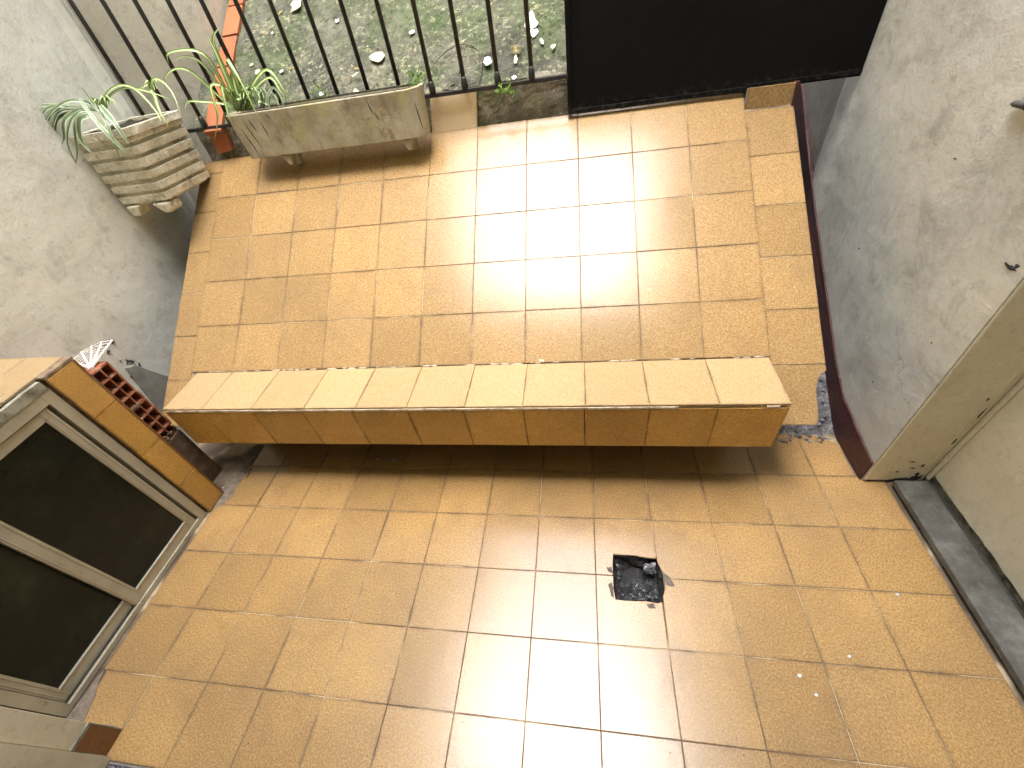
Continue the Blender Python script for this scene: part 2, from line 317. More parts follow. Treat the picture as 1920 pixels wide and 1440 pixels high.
def _glass(N, b, nt):
    b.inputs['Specular IOR Level'].default_value = .28; b.inputs['IOR'].default_value = 1.5
    c = N.ramp(N.noise(4, 5, .65), (.35, (.004,.006,.0045)), (.55, (.010,.014,.010)), (.72, (.030,.036,.022)))
    c = N.mix(N.ramp(N.noise(160, 2), (.74, 0.0), (.8, .4)), c, (.12,.12,.10))
    wv = nt.nodes.new('ShaderNodeTexWave'); nt.links.new(N.co, wv.inputs[0]); wv.bands_direction = 'Z'; wv.inputs['Scale'].default_value = 55; wv.inputs['Distortion'].default_value = 0
    nt.links.new(N.bump(wv.outputs['Fac'], .0006, .5), b.inputs['Normal']); return c
M['dark_glass'] = simple('dark_glass', _glass, .24)
def _brick(N, b, nt):
    c = N.ramp(N.noise(26, 5, .7), (.33, (.20,.065,.032)), (.55, (.36,.125,.06)), (.75, (.52,.28,.17)))
    c = N.mix(N.ramp(N.noise(34, 4, .7, vec=N.mapped(loc=(2, 2, 2))), (.54, 0.0), (.68, .7)), c, (.42,.36,.28)); nt.links.new(N.bump(N.noise(120, 4), .002, .8), b.inputs['Normal']); return c
M['brick'] = simple('brick', _brick, .9)
M['brown_render'] = simple('brown_render', lambda N, b, nt: (nt.links.new(N.bump(N.noise(90, 5), .004, .8), b.inputs['Normal']), N.ramp(N.noise(20, 5, .7), (.35, (.07,.045,.028)), (.6, (.15,.10,.06)), (.75, (.26,.20,.14))))[1], .9)
M['maroon'] = simple('maroon', lambda N, b, nt: (nt.links.new(N.bump(N.noise(50, 4), .003, .6), b.inputs['Normal']), N.mix(N.ramp(N.noise(38, 5, .75), (.60, 0.0), (.72, .7)), N.ramp(N.noise(12, 4), (.35, (.035,.010,.010)), (.7, (.075,.020,.018))), (.20,.18,.17)))[1], .55)
M['white_plastic'] = simple('white_plastic', lambda N, b, nt: N.ramp(N.noise(60, 4), (.35, (.62,.60,.54)), (.6, (.82,.82,.80))), .4)
M['scrap'] = simple('scrap', lambda N, b, nt: N.ramp(N.noise(40, 3), (.35, (.42,.40,.25)), (.65, (.60,.58,.44))), .7)
M['scrap_white'] = simple('scrap_white', lambda N, b, nt: N.ramp(N.noise(50, 3), (.35, (.50,.52,.53)), (.65, (.68,.68,.67))), .6)
def _leaf(stripe, a, c2):
    def f(N, b, nt):
        u = N.sep(N.uv)[0]; d = N.math('ABSOLUTE', N.math('SUBTRACT', u, .5))
        k = N.ramp(d, (.0, 1.0), (.14, .9), (.24, 0.0)) if stripe else N.ramp(d, (.28, 0.0), (.38, 1.0))
        c = N.mix(k, a, c2); c = N.mix(N.ramp(N.noise(25, 3), (.45, 0.0), (.7, .35)), c, (.16,.20,.04))
        b.inputs['Subsurface Weight'].default_value = 0.0; return c
    return f
M['leaf_green'] = simple('leaf_green', _leaf(True, (.14,.26,.05), (.60,.68,.36)), .42)
M['leaf_blue'] = simple('leaf_blue', _leaf(False, (.13,.21,.12), (.60,.66,.50)), .42)
M['leaf_dry'] = simple('leaf_dry', _leaf(True, (.34,.29,.13), (.55,.50,.28)), .6)
M['weed'] = simple('weed', lambda N, b, nt: N.ramp(N.noise(60, 3), (.35, (.07,.19,.02)), (.65, (.20,.38,.05))), .5)
M['weed_dark'] = simple('weed_dark', lambda N, b, nt: N.ramp(N.noise(9, 3), (.35, (.03,.075,.010)), (.65, (.10,.19,.03))), .7)
M['grit'] = simple('grit', lambda N, b, nt: N.ramp(N.island(), (0, (.03,.02,.015)), (.7, (.12,.09,.06)), (.85, (.6,.58,.52))), .9)
M['litter'] = simple('litter', lambda N, b, nt: N.ramp(N.island(), (0, (.05,.03,.015)), (.6, (.16,.10,.04)), (1, (.36,.30,.12))), .8)
M['cable'] = simple('cable', lambda N, b, nt: N.ramp(N.noise(60, 3), (.35, (.04,.032,.02)), (.65, (.10,.08,.05))), .6)
def _pit(N, b, nt):
    c = N.ramp(N.noise(40, 6, .75), (.35, (.012,.012,.014)), (.55, (.045,.047,.05)), (.72, (.13,.13,.135)))
    nt.links.new(N.bump(N.noise(70, 6, .75), .01, 1), b.inputs['Normal']); return c
M['pit'] = simple('pit', _pit, .8)
M['pit_rubble'] = simple('pit_rubble', lambda N, b, nt: N.ramp(N.island(), (0, (.02,.022,.025)), (.7, (.08,.085,.09)), (.92, (.22,.23,.24)), (1, (.6,.61,.63))), .6)
M['mat'] = simple('mat', lambda N, b, nt: N.mix(N.ramp(N.vor(260), (.25, 1.0), (.45, 0.0)), (.02,.022,.04), (.35,.37,.45)), .8)
M['cement'] = simple('cement', lambda N, b, nt: N.ramp(N.noise(40, 5, .7), (.35, (.13,.105,.08)), (.65, (.27,.225,.18))), .9)
M['smear'] = simple('smear', lambda N, b, nt: N.ramp(N.noise(90, 4, .7), (.35, (.06,.05,.04)), (.65, (.20,.17,.14))), .8)
M['splash'] = simple('splash', lambda N, b, nt: N.ramp(N.noise(50, 4), (.35, (.20,.19,.17)), (.65, (.42,.40,.36))), .9)

# ------------------------------------------------------------------ key geometry
XL, XR = -1.73, 1.143                       # faces of the two side walls
TOP = 6.0                                   # roof level of the light well
SO = Vector((-.0323, .1424, .4545)); A = math.radians(35.665); CA, SA = math.cos(A), math.sin(A)
def slab(x, s, h=0.0): return (x, SO.y + s*CA - h*SA, SO.z + s*SA + h*CA)
def flat(z0=0.0): return lambda x, y, h=0.0: (x, y, z0 + h)
MO = (0.0, .957, 1.170)
def moss(x, s, h=0.0): return (x, MO[1] + s*CA - h*SA, MO[2] + s*SA + h*CA)

# ------------------------------------------------------------------ ground floor
HX0, HX1, HY0, HY1 = .252, .412, -.474, -.330
g = MB()
zb = -.0016
for (a, b_, c, d) in ((-1.75, HX0, -3.2, .30), (HX1, 1.36, -3.2, .30), (HX0, HX1, -3.2, HY0), (HX0, HX1, HY1, .30)):
    g.quad((a, c, zb), (b_, c, zb), (b_, d, zb), (a, d, zb))
floor = tag(g.build('ground', M['grout']), kind='structure', label='mortar bed and ground of the patio')
t = MB(); F = flat(0.0)
special = {(1, -2): [(.2,-.2),(.4,-.2),(.4,-.337),(.366,-.336),(.33,-.331),(.29,-.330),(.262,-.327),(.258,-.36),(.257,-.4),(.2,-.4)],
           (1, -3): [(.2,-.4),(.257,-.4),(.256,-.44),(.260,-.472),(.30,-.474),(.35,-.471),(.386,-.475),(.4,-.468),(.4,-.6),(.2,-.6)],
           (2, -2): [(.4,-.2),(.6,-.2),(.6,-.4),(.419,-.4),(.416,-.385),(.409,-.372),(.402,-.352),(.4,-.340)],
           (2, -3): [(.417,-.4),(.6,-.4),(.6,-.6),(.4,-.6),(.402,-.49),(.403,-.455),(.411,-.435),(.415,-.42)]}
for j in range(-6, 1):
    for i in range(-8, 6):
        x0, x1, y0, y1 = i*.2, i*.2+.2, j*.2, j*.2+.2
        if (i, j) in special: tile(t, special[(i, j)], F, tilt=.001); continue
        if i == -8: x0 = -1.43
        if i == -8 or x1 <= -1.42: continue
        if i == -7: x0 = -1.40
        if i == 5: x1 = 1.215 if y1 <= .0 else 1.135
        if j == -6: y0 = -1.0 + .0; y1 = -1.0
        if y0 >= y1 or x0 >= x1: continue
        if i == -7 and j == 0: x0 = -1.355
        if j == 0 and i == 5: tile(t, [(1.0, 0), (1.13, 0), (1.135, .15), (1.07, .185), (1.0, .195)], F); continue
        if j == -5 and i == -7: tile(t, [(-1.355, -1.0), (-1.2, -1.0), (-1.2, -.8), (-1.385, -.8), (-1.375, -.9)], F); continue
        tile(t, rect(x0, x1, y0, y1), F)
tiles = tag(t.build('patio_floor', M['tile_floor']), kind='structure', label='ochre speckled ceramic tile floor of the patio')
# pale worn cement where tiles are missing along the left edge and lower corner
c = MB()
c.prism(jag([(-1.43,.05),(-1.36,.06),(-1.35,-.18),(-1.41,-.24)], .03, .005, 1), lambda a, b: (a, b, .0012), lambda a, b: (a, b, -.004))
c.prism(jag([(-1.40,-.80),(-1.375,-.84),(-1.345,-.93),(-1.22,-.93),(-1.21,-.985),(-1.42,-.99)], .03, .004, 2), lambda a, b: (a, b, .0012), lambda a, b: (a, b, -.004))
tag(c.build('cement_patch', M['cement']), kind='structure', label='bare grey cement beside the glazed cabinet')
s = MB()
for k, (x, y, r) in enumerate([(-.74,.047,.011),(-.70,.05,.006),(-.66,.045,.016),(-.60,.052,.009),(-.52,.055,.006),(-.317,.045,.009),(-.345,.045,.006),(-.90,.047,.010),(.326,.050,.009),(.35,.045,.006),(.49,.053,.006),(-1.0,.05,.008),(.05,.04,.005)]):
    n = 11; rr = random.Random(k)
    pts = [(x+math.cos(2*math.pi*q/n)*r*rr.uniform(.6, 1.5), y+math.sin(2*math.pi*q/n)*r*rr.uniform(.4, .8)) for q in range(n)]
    s.prism(pts, lambda a, b: (a, b, .0016), lambda a, b: (a, b, .0002))
s.build('mortar_splash', M['splash'], tiles)

# ------------------------------------------------------------------ open drain hole
dr = empty('drain_hole', (.33, -.40, 0), 'open square drain hole with broken edges and grey rubble in the ochre tile floor', 'drain hole')
p = MB(); depth = .085
ring = jag([(HX0,HY0),(HX1,HY0),(HX1,HY1),(HX0,HY1)], .012, .003, 4)
def ringz(k, z, amp): return [(.333+(x-.333)*k+noise.noise(Vector((x*60, y*60, z*50)))*amp, -.402+(y+.402)*k+noise.noise(Vector((x*60, y*60, 9+z*50)))*amp, z) for x, y in ring]
levels = [ringz(1.0, -.0014, 0), ringz(.985, -.012, .004), ringz(.95, -.03, .010), ringz(.90, -.05, .014), ringz(.84, -.07, .014), ringz(.55, -.080, .012)]
n = len(ring); vs = [q for lv in levels for q in lv] + [(.335, -.40, -.085)]
fs = [(l*n+i, l*n+(i+1) % n, (l+1)*n+(i+1) % n, (l+1)*n+i) for l in range(len(levels)-1) for i in range(n)] + [((len(levels)-1)*n+i, (len(levels)-1)*n+(i+1) % n, len(levels)*n) for i in range(n)]
p.add(vs, fs); p.build('pit', M['pit'], dr, smooth=False)
p = MB(); rr = random.Random(3)
for k in range(230):
    x = rr.gauss(.345, .026); y = rr.gauss(-.425, .020); x = min(max(x, .28), .392); y = min(max(y, -.458), -.37)
    lump(p, (x, y, -.062 + rr.uniform(-.006, .006)), rr.uniform(.0012, .0042), .7, k, 1, .5)
for k in range(26):
    lump(p, (rr.uniform(.36, .398), rr.uniform(-.37, -.345), -.03 + rr.uniform(-.006, .004)), rr.uniform(.004, .009), .8, k+200, 1, .6)
for k in range(18): lump(p, (rr.uniform(.268, .285), rr.uniform(-.46, -.35), -.030+rr.uniform(-.01, .006)), rr.uniform(.003, .007), .8, k+300, 1, .6)
p.build('rubble', M['pit_rubble'], dr)
p = MB()
for k, (pts) in enumerate([[(.408,-.372),(.432,-.395),(.444,-.424),(.421,-.421),(.414,-.40)], [(.236,-.375),(.254,-.372),(.254,-.392),(.240,-.388)], [(.350,-.481),(.372,-.477),(.378,-.490),(.360,-.494)], [(.238,-.43),(.252,-.42),(.254,-.47),(.245,-.462)]]):
    p = MB(); p.prism(jag(pts, .006, .0015, k), lambda a, b: (a, b, .0014), lambda a, b: (a, b, -.001))
    p.build('mortar_smear', M['smear'], dr)

# ------------------------------------------------------------------ sloping tiled slab
sl = empty('tiled_slab', (-.3, .5, .7), 'large sloping slab tiled in glossy ochre squares between the two plaster walls', 'tiled slab')
b = MB()
pol = [(-1.540,-.212),(.765,-.212),(.875,-.205),(.884,-.18),(.886,-.10),(.905,-.055),(.922,-.045),(.922,.996),(-1.540,.996)]
b.prism(pol, lambda x, q: slab(x, q, -.0017), lambda x, q: slab(x, q, -.055)); b.prism([(-1.431,.003),(.767,.003),(.767,.9985),(-1.431,.9985)], lambda x, q: slab(x, q, .0028), lambda x, q: slab(x, q, -.02)); b.build('slab_core', M['grout'], sl)
t = MB(); colx = [-.0323+.2*k for k in range(-7, 5)]
for j in range(0, 5):
    for i in range(len(colx)-1):
        tile(t, rect(colx[i], colx[i+1], j*.2+(0.004 if j == 0 else 0), j*.2+.2), lambda x, q, h=0.0: slab(x, q, h+.0045), th=.0045, tilt=.0032, lift=.0004)
t.build('main_tiles', M['tile_slab'], sl)
t = MB(); xe = colx[-1]
rows = [-.025,.162,.349,.539,.735,.923]
for q in range(len(rows)-1): tile(t, rect(xe, .930, rows[q], rows[q+1]), slab, tilt=.004, lift=.0005)
tile(t, [(xe,-.218),(.884,-.218),(.892,-.19),(.894,-.11),(.903,-.075),(.915,-.055),(.930,-.047),(.930,-.025),(xe,-.025)], slab)
xw = colx[0]; rows = [-.218,-.029,.162,.353,.546,.740,.935,1.0]
for q in range(len(rows)-1): tile(t, rect(-1.548, xw, rows[q], rows[q+1]), slab, tilt=.003, lift=.0005)
t.build('edge_tiles', M['tile_slab'], sl)

# ------------------------------------------------------------------ step block at the foot of the slab
st = empty('tiled_step', (-.3, 0, .25), 'long step with pale cream tile top and ochre front at the foot of the slab', 'step')
YF, ZT, ZB, BX0, BX1 = -.066, .459, .255, -1.402, .764
b = MB(); b.prism([(-.058,ZB+.002),(-.058,ZT-.009),(.139,ZT-.009),(-.02,.335),(-.02,ZB+.002)], lambda y, z: (BX0+.008, y, z), lambda y, z: (BX1-.008, y, z)); b.build('step_core', M['brown_render'], st)
tl = [BX0, -1.23, -1.019, -.806, -.607, -.420, -.216, -.023, .176, .369, .570, BX1]
t = MB(); Ft = flat(ZT)
for i in range(len(tl)-1): tile(t, [(tl[i], YF+.001), (tl[i+1], YF+.001), (tl[i+1], .141), (tl[i], .141)], Ft, gap=.0007, tilt=.0012)
t.build('step_top', M['tile_pale'], st)
fl = [BX0, -1.235, -1.027, -.821, -.630, -.422, -.224, -.024, .173, .371, .569, BX1]
t = MB(); Ff = lambda x, z, h=0.0: (x, YF - h, z)
for i in range(len(fl)-1): tile(t, [(fl[i], ZB), (fl[i+1], ZB), (fl[i+1], ZT-.0165), (fl[i], ZT-.0165)], Ff, gap=.0011, tilt=.003)
t.build('step_front', M['tile_face'], st)
b = MB()
for (x0, x1, sd_) in ((-1.386, .455, 1), (.700, .735, 3)):          # rough mortar line under the nosing, missing in places
    n = max(2, int((x1-x0)/.012)); rr = random.Random(sd_)
    for k in range(n):
        a0, a1 = x0+(x1-x0)*k/n, x0+(x1-x0)*(k+1)/n; d = rr.uniform(-.0012, .0012)
        b.box(a0, a1+.0004, YF-.0012+d, YF+.012, ZT-.0165+rr.uniform(-.001, .0008), ZT-.0078)
b.box(.455, .70, YF+.004, YF+.012, ZT-.0155, ZT-.0125)
b.build('mortar_joint', M['grout_light'], st)
b = MB(); rr = random.Random(12)
x = BX0+.02
while x < BX1-.03:                                                  # ragged bedding mortar along the slab joint
    L = rr.uniform(.01, .05)
    if rr.random() < .62: lump(b, (x+L/2, .143+rr.uniform(-.002, .002), ZT+.0006), (L/2, rr.uniform(.0015, .004), .0022), 1, int(x*100), 2, .4)
    x += L*rr.uniform(.8, 1.5)
lump(b, (.025, .150, ZT+.003), (.013, .008, .007), 1, 5, 2, .3); tag(b.build('mortar_bead', M['grout_light'], st), kind='stuff')

# ------------------------------------------------------------------ rough ramp below the slab
def rampz(y): return max(0, (y-.196)*.712)
r = MB()
grid_sheet(r, lambda x, y, h: (x, y, rampz(y)+h), XL, XR+.02, .17, 1.95, 140, 100, lambda x, y: -.003+.012*noise.noise(Vector((x*14, y*14, 1)))+.008*noise.noise(Vector((x*45, y*45, 4))))
tag(r.build('ramp_ground', M['rough_concrete']), kind='structure', label='rough concrete ramp in the dark under the tiled slab')
sw = MB(); sw.box(-1.38, .74, .15, .30, -.001, .40); tag(sw.build('unseen_shade_wall', M['brown_render']), 'unseen rough brown rendered wall under the sloping slab, set close to deepen the shade below the step', 'wall')  # unseen wall, placed near the step front to darken the space beneath
r = MB(); rr = random.Random(21)
for k in range(70):
    x = rr.uniform(.90, 1.12); y = rr.uniform(.15, .40)
    lump(r, (x, y, rampz(y)+.004), rr.uniform(.003, .010), .6, k, 1, .5)
tag(r.build('rubble', M['rough_concrete']), 'grey broken mortar rubble in the gap between slab corner and right wall', 'rubble', kind='stuff')

# ------------------------------------------------------------------ side walls
def sheet_wall(name, pts, z0, z1, mat, label, cat='wall', thick=None):
    m = MB(); n = len(pts); N_ = 1
    for i in range(n-1): m.quad((*pts[i], z0), (*pts[i+1], z0), (*pts[i+1], z1), (*pts[i], z1))
    return tag(m.build(name, mat), label, cat)
lw = empty('plaster_wall', (XL, .2, 0), 'tall stained grey-cream plaster wall on the left, behind the ribbed planter and the hollow bricks', 'wall')
m = MB(); m.prism([(XL,-1.2),(XL,.885),(XL+.012,.905),(XL+.018,.93),(XL+.006,.955),(XL-.03,.98),(XL-.03,1.02),(-1.9,1.02),(-1.9,-1.2)], lambda x, y: (x, y, -.02), lambda x, y: (x, y, TOP)); m.build('wall_face', M['wall_left'], lw)
m = MB(); m.prism([(XL-.03,1.0),(-1.64,1.05),(-1.47,1.19),(-1.43,1.26),(-1.425,1.4),(-1.43,3.0),(-1.9,3.0),(-1.9,1.0)], lambda x, y: (x, y, -.02), lambda x, y: (x, y, TOP)); m.build('far_stretch', M['wall_dirty'], lw)
m = MB()                                                            # sloping lump of mortar on the wall
m.prism([(.10,.22),(.14,.50),(.17,.49),(.27,.30),(.25,.16)], lambda y, z: (XL-.01, y, z), lambda y, z: (XL+.016, y, z)); m.build('mortar_patch', M['wall_rough'], lw, bevel=.004)
m = MB(); rr = random.Random(5)
for k in range(26):
    y = rr.gauss(.165, .02); z = rr.gauss(.47, .06); lump(m, (XL+.002, y, z), (.004, rr.uniform(.003, .010), rr.uniform(.003, .010)), 1, k, 1, .6)
m.build('dark_chips', M['pit'], lw)
rw = empty('plaster_wall', (XR, .4, 0), 'tall scuffed grey plaster wall on the right, above the maroon skirting', 'wall')
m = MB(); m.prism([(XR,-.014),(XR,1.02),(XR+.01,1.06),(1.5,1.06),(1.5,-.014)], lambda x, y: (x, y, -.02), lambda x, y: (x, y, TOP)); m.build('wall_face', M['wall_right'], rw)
m = MB(); m.prism([(XR+.011,1.06),(XR+.013,1.16),(XR+.013,3.0),(1.5,3.0),(1.5,1.06)], lambda x, y: (x, y, -.02), lambda x, y: (x, y, TOP)); m.build('far_stretch', M['wall_rough'], rw)
m = MB(); m.prism([(1.147,-.0172),(1.150,-.0195),(1.317,-.0195),(1.320,-.0172),(1.320,-.0145),(1.147,-.0145)], lambda x, y: (x, y, .006), lambda x, y: (x, y, 2.3)); m.build('end_face', M['wall_cream'], rw)
m = MB(); m.box(1.326, 1.332, -.030, -.0145, .03, 2.3); m.box(1.299, 1.3015, -.0215, -.0196, .04, 2.3); m.build('corner_bead', M['wall_cream'], rw)
m = MB()                                                            # black mould and chips at the foot of the end face
for k, (x, z, a, c2) in enumerate([(1.298,.030,.016,.012),(1.29,.05,.006,.010),(1.27,.016,.03,.007),(1.24,.010,.03,.005),(1.283,.10,.004,.008),(1.26,.085,.008,.003),(1.225,.062,.005,.003),(1.245,.12,.007,.003),(1.305,.23,.003,.016),(1.307,.36,.002,.02),(1.29,.42,.003,.006),(1.18,.008,.03,.004)]):
    lump(m, (x, -.0198, z), (a, .0012, c2), 1, k, 2, .6)
m.build('mould', M['pit'], rw)
m = MB(); lump(m, (XR-.0005, .026, .815), (.002, .016, .004), 1, 3, 2, .7); lump(m, (XR-.0005, .014, .823), (.002, .006, .004), 1, 5, 2, .7)
for k, (y, z, a, c2) in enumerate([(.55,.60,.004,.003),(.40,.42,.003,.003),(.18,.30,.003,.004),(.08,.55,.003,.002),(.35,.95,.006,.002),(.10,1.0,.02,.002)]): lump(m, (XR-.0003, y, z), (.001, a, c2), 1, k+9, 1, .6)
m.build('wall_chips', M['pit'], rw)
# niche wall to the right of the pier
nw = empty('plaster_wall', (1.35, -.5, 0), 'cream mould-flecked plaster wall set back behind the grey stone sill at lower right', 'wall')
m = MB(); rr = random.Random(9); ys = [-1.2+1.186*k/60 for k in range(61)]
low = [.055+.010*noise.noise(Vector((y*18, 0, 3)))+.004*noise.noise(Vector((y*70, 0, 3))) for y in ys]
for k in range(60): m.quad((1.334, ys[k], low[k]), (1.334, ys[k+1], low[k+1]), (1.334, ys[k+1], 2.3), (1.334, ys[k], 2.3)); m.quad((1.334, ys[k], low[k]), (1.334, ys[k+1], low[k+1]), (1.352, ys[k+1], low[k+1]), (1.352, ys[k], low[k]))
m.build('wall_face', M['wall_cream'], nw)
m = MB(); m.box(1.345, 1.40, -1.2, -.0145, -.02, 2.3); m.build('plinth', M['mortar_grey'], nw)
m = MB(); m.box(XR, 1.5, -1.2, -.0145, 2.3, TOP); m.build('upper_wall', M['wall_plain'], nw)
si = MB(); si.box(1.222, 1.322, -1.15, -.034, .012, .034); tag(si.build('stone_sill', M['stone_sill'], bevel=.003), 'worn grey stone sill strip lying along the foot of the cream niche wall', 'sill')
si = MB(); si.box(1.236, 1.34, -1.15, -.03, -.004, .0118); si.box(1.3222, 1.3448, -1.15, -.02, .0, .022); tag(si.build('sill_gap_shade', M['track_dark']), 'dark strips standing in for the shade in the gap under and behind the grey stone sill', 'gap shade')  # shade of the gap around the sill, put in as dark boxes
# maroon skirting on the right wall
m = MB(); rr = random.Random(4)
path = [(-.012,.0,.098),(.05,.0,.108),(.12,.0,.120),(.17,.0,.134),(.25,.035,.150),(.375,.120,.216),(.55,.24,.338),(.704,.352,.447),(.95,.53,.620),(1.06,.61,.70),(1.4,.86,.945),(1.75,1.11,1.20)]
pts = []
for k in range(len(path)-1):
    for q in range(6):
        u = q/6; pts.append([path[k][j]+(path[k+1][j]-path[k][j])*u for j in range(3)])
pts.append(list(path[-1]))
top = [(y, zt+.0035*noise.noise(Vector((y*40, 1, 1)))) for y, zb_, zt in pts]; bot = [(y, zb_) for y, zb_, zt in pts]
m.prism(bot + top[::-1], lambda y, z: (XR-.007+(.008 if y > 1.06 else 0), y, z), lambda y, z: (XR+.014, y, z))
tag(m.build('skirting', M['maroon']), 'dark maroon painted skirting band running down the foot of the right wall', 'skirting')
# wall pipe at right frame edge
pp = empty('wall_pipe', (1.12, .2, 1.09), 'short grey metal pipe end clipped to the right wall near the top right corner', 'pipe')
m = MB(); m.tube([(1.132,.262,1.09),(1.132,.252,1.092),(1.131,.235,1.095),(1.130,.10,1.10),(1.129,-.25,1.11)], [.003,.007,.0085,.0085,.0085], 14); m.build('tube', M['stone_sill'], pp, smooth=True)
m = MB(); m.tube([(1.131,.215,1.0955),(1.1309,.205,1.0957)], [.0105,.0105], 14); m.build('collar', M['iron'], pp)

# ------------------------------------------------------------------ mossy slope beyond the railing, riser
hm = lambda x, s_: .012*noise.noise(Vector((x*6, s_*6, 2)))+.006*noise.noise(Vector((x*22, s_*22, 5)))+.0025*noise.noise(Vector((x*70, s_*70, 5)))
m = MB(); grid_sheet(m, moss, -1.50, .93, .004, 2.45, 230, 200, hm)
tag(m.build('mossy_ground', M['moss']), kind='structure', label='moss-stained concrete slope beyond the railing')
m = MB(); grid_sheet(m, lambda x, z, h: (x, .9585-h, z), -1.50, .925, 1.0, 1.172, 260, 18, lambda x, z: .005*noise.noise(Vector((x*20, z*20, 1)))+.003*noise.noise(Vector((x*70, z*70, 1))) - .002)
m.quad((-1.5,.9585,1.172),(.925,.9585,1.172),(.925,.985,1.186),(-1.5,.985,1.186))
rs = tag(m.build('mortar_riser', M['speckled_mortar']), 'low riser of speckled mossy mortar under the railing, at the top of the tiled slab', 'riser')
t = MB(); Fr = lambda x, z, h=0.0: (x, .9475-h, z)
tile(t, [(-.430,1.030),(-.237,1.030),(-.215,1.165),(-.403,1.170)], Fr, th=.012, gap=0, tilt=0)
tag(t.build('upright_tile', M['tile_cream']), 'single pale cream tile standing upright on the riser, right of the long planter', 'tile')
u = empty('corner_upstand', (.85, .91, 1.0), 'small pale tiled upstand at the top right corner of the slab, below the black panel', 'upstand')
m = MB(); m.box(.770, .918, .905, .924, .985, 1.055); m.build('core', M['mortar_grey'], u)
t = MB(); tile(t, [(.768,.985),(.925,.985),(.920,1.061),(.768,1.061)], lambda x, z, h=0.0: (x, .8975-h, z), tilt=0); t.build('tile', M['tile_slab'], u)
m = MB(); m.box(.921, .934, .90, .924, .96, 1.060); m.build('maroon_edge', M['maroon'], u)
# terracotta edging along the left of the moss
e = MB(); rr = random.Random(6)
for k in range(11):
    a0 = -.045+k*.165; x0 = -1.425+.004*k
    tile(e, [(x0, a0), (x0+.088-.001*k, a0), (x0+.089-.001*k, a0+.165), (x0+.002, a0+.165)], moss, th=.015, gap=.003, tilt=.01, lift=.002)
for v in range(len(e.v)): e.v[v] = tuple(Vector(e.v[v]) + Vector((0, -SA*.014, CA*.014)))
tag(e.build('terracotta_edging', M['tile_red']), 'strip of orange terracotta tiles along the left side of the mossy slope', 'edging')
m = MB(); m.prism([(-1.430,1.065),(-1.430,1.163),(-1.345,1.163),(-1.352,1.075)], lambda x, z: (x, .941, z), lambda x, z: (x, .9555, z)); tag(m.build('terracotta_tile', M['tile_red']), 'broken orange terracotta tile upright on the riser, left of the long planter', 'tile')

# ------------------------------------------------------------------ railing
YR = .930
ra = empty('iron_railing', (-.8, YR, 1.17), 'black iron railing of slim upright bars across the top of the slab', 'railing')
m = MB(); m.box(XL+.02, .135, YR-.007, YR+.007, 1.160, 1.1735); m.build('bottom_rail', M['iron'], ra, bevel=.0015)
m = MB(); m.box(XL+.02, .135, YR-.010, YR+.010, 1.985, 2.005); m.build('top_rail', M['iron'], ra, bevel=.002)
bar0 = None
xs = [.004-.1288*k for k in range(14)]
for k, x in enumerate(xs):
    if bar0 is None:
        q = MB(); q.tube([(x,YR,1.1740),(x,YR,1.9845)], .0082, 10); q.tube([(x,YR,1.1738),(x,YR,1.180),(x,YR,1.196),(x,YR,1.205),(x,YR,1.212)], [.0110,.0125,.0125,.0105,.009], 12)
        bar0 = q.build('bar', M['iron'], ra, smooth=True)
    else:
        o = bar0.copy(); col.objects.link(o); o.parent = ra; o.matrix_parent_inverse = bar0.matrix_parent_inverse.copy(); o.location.x = x - xs[0]
# ------------------------------------------------------------------ black panel
bp = empty('black_panel', (.63, .94, 1.05), 'tall matt black sheet metal panel closing the right end of the railing', 'panel')
m = MB(); m.box(.1365, 1.138, .938, .944, 1.046, 2.3); m.build('sheet', M['black_metal'], bp)
m = MB(); m.box(.132, .146, .928, .950, 1.047, 2.3); m.box(.1462, .768, .929, .9378, 1.0455, 1.060); m.box(.7682, 1.137, .932, .9378, 1.0525, 1.066); m.build('frame', M['black_metal'], bp, bevel=.001)

# ------------------------------------------------------------------ long planter
lp = empty('long_planter', (-.8, .86, 1.02), 'long weathered concrete trough planter hugging the railing, spider plant at its left end', 'planter')
def trough(mb, outer_top, outer_bot, zt, zbm, wall, floor_t):
    n = len(outer_top); it = offset_poly(outer_top, wall); ib = offset_poly(outer_bot, wall)
    vs = [(x, y, zbm) for x, y in outer_bot] + [(x, y, zt) for x, y in outer_top] + [(x, y, zt) for x, y in it] + [(x, y, zbm+floor_t) for x, y in ib]
    fs = [tuple(range(n))[::-1], tuple(range(3*n, 4*n))] + [(l*n+i, l*n+(i+1) % n, (l+1)*n+(i+1) % n, (l+1)*n+i) for l in range(3) for i in range(n)]
    mb.add(vs, fs)
ot = [(-1.190,.797),(-.445,.797),(-.408,.838),(-.402,.880),(-.412,.918),(-1.215,.918),(-1.222,.84)]
ob = [(-1.178,.806),(-.440,.806),(-.418,.838),(-.412,.875),(-.42,.906),(-1.195,.906),(-1.20,.84)]
m = MB(); trough(m, ot, ob, 1.214, 1.056, .015, .12); body = m.build('trough', M['planter'], lp, bevel=.003)
m = MB(); m.prism(offset_poly(ot, .0155), lambda x, y: (x, y, 1.207), lambda x, y: (x, y, 1.18)); m.build('soil', M['soil'], lp)
for x in (-1.028, -.497):
    m = MB()
    m.add([(x-.02,.812,1.0545),(x+.022,.812,1.0545),(x+.022,.842,1.0545),(x-.02,.842,1.0545),(x-.003,.813,1.018),(x+.013,.813,1.015),(x+.013,.832,1.015),(x-.003,.832,1.018)], [(0,1,2,3),(4,5,6,7),(0,1,5,4),(1,2,6,5),(2,3,7,6),(3,0,4,7)])
    m.build('foot', M['planter'], lp, bevel=.003)
for x in (-1.028, -.497):
    m = MB(); m.box(x-.012, x+.014, .875, .90, 1.0, 1.0545); m.build('foot', M['planter'], lp, bevel=.003)
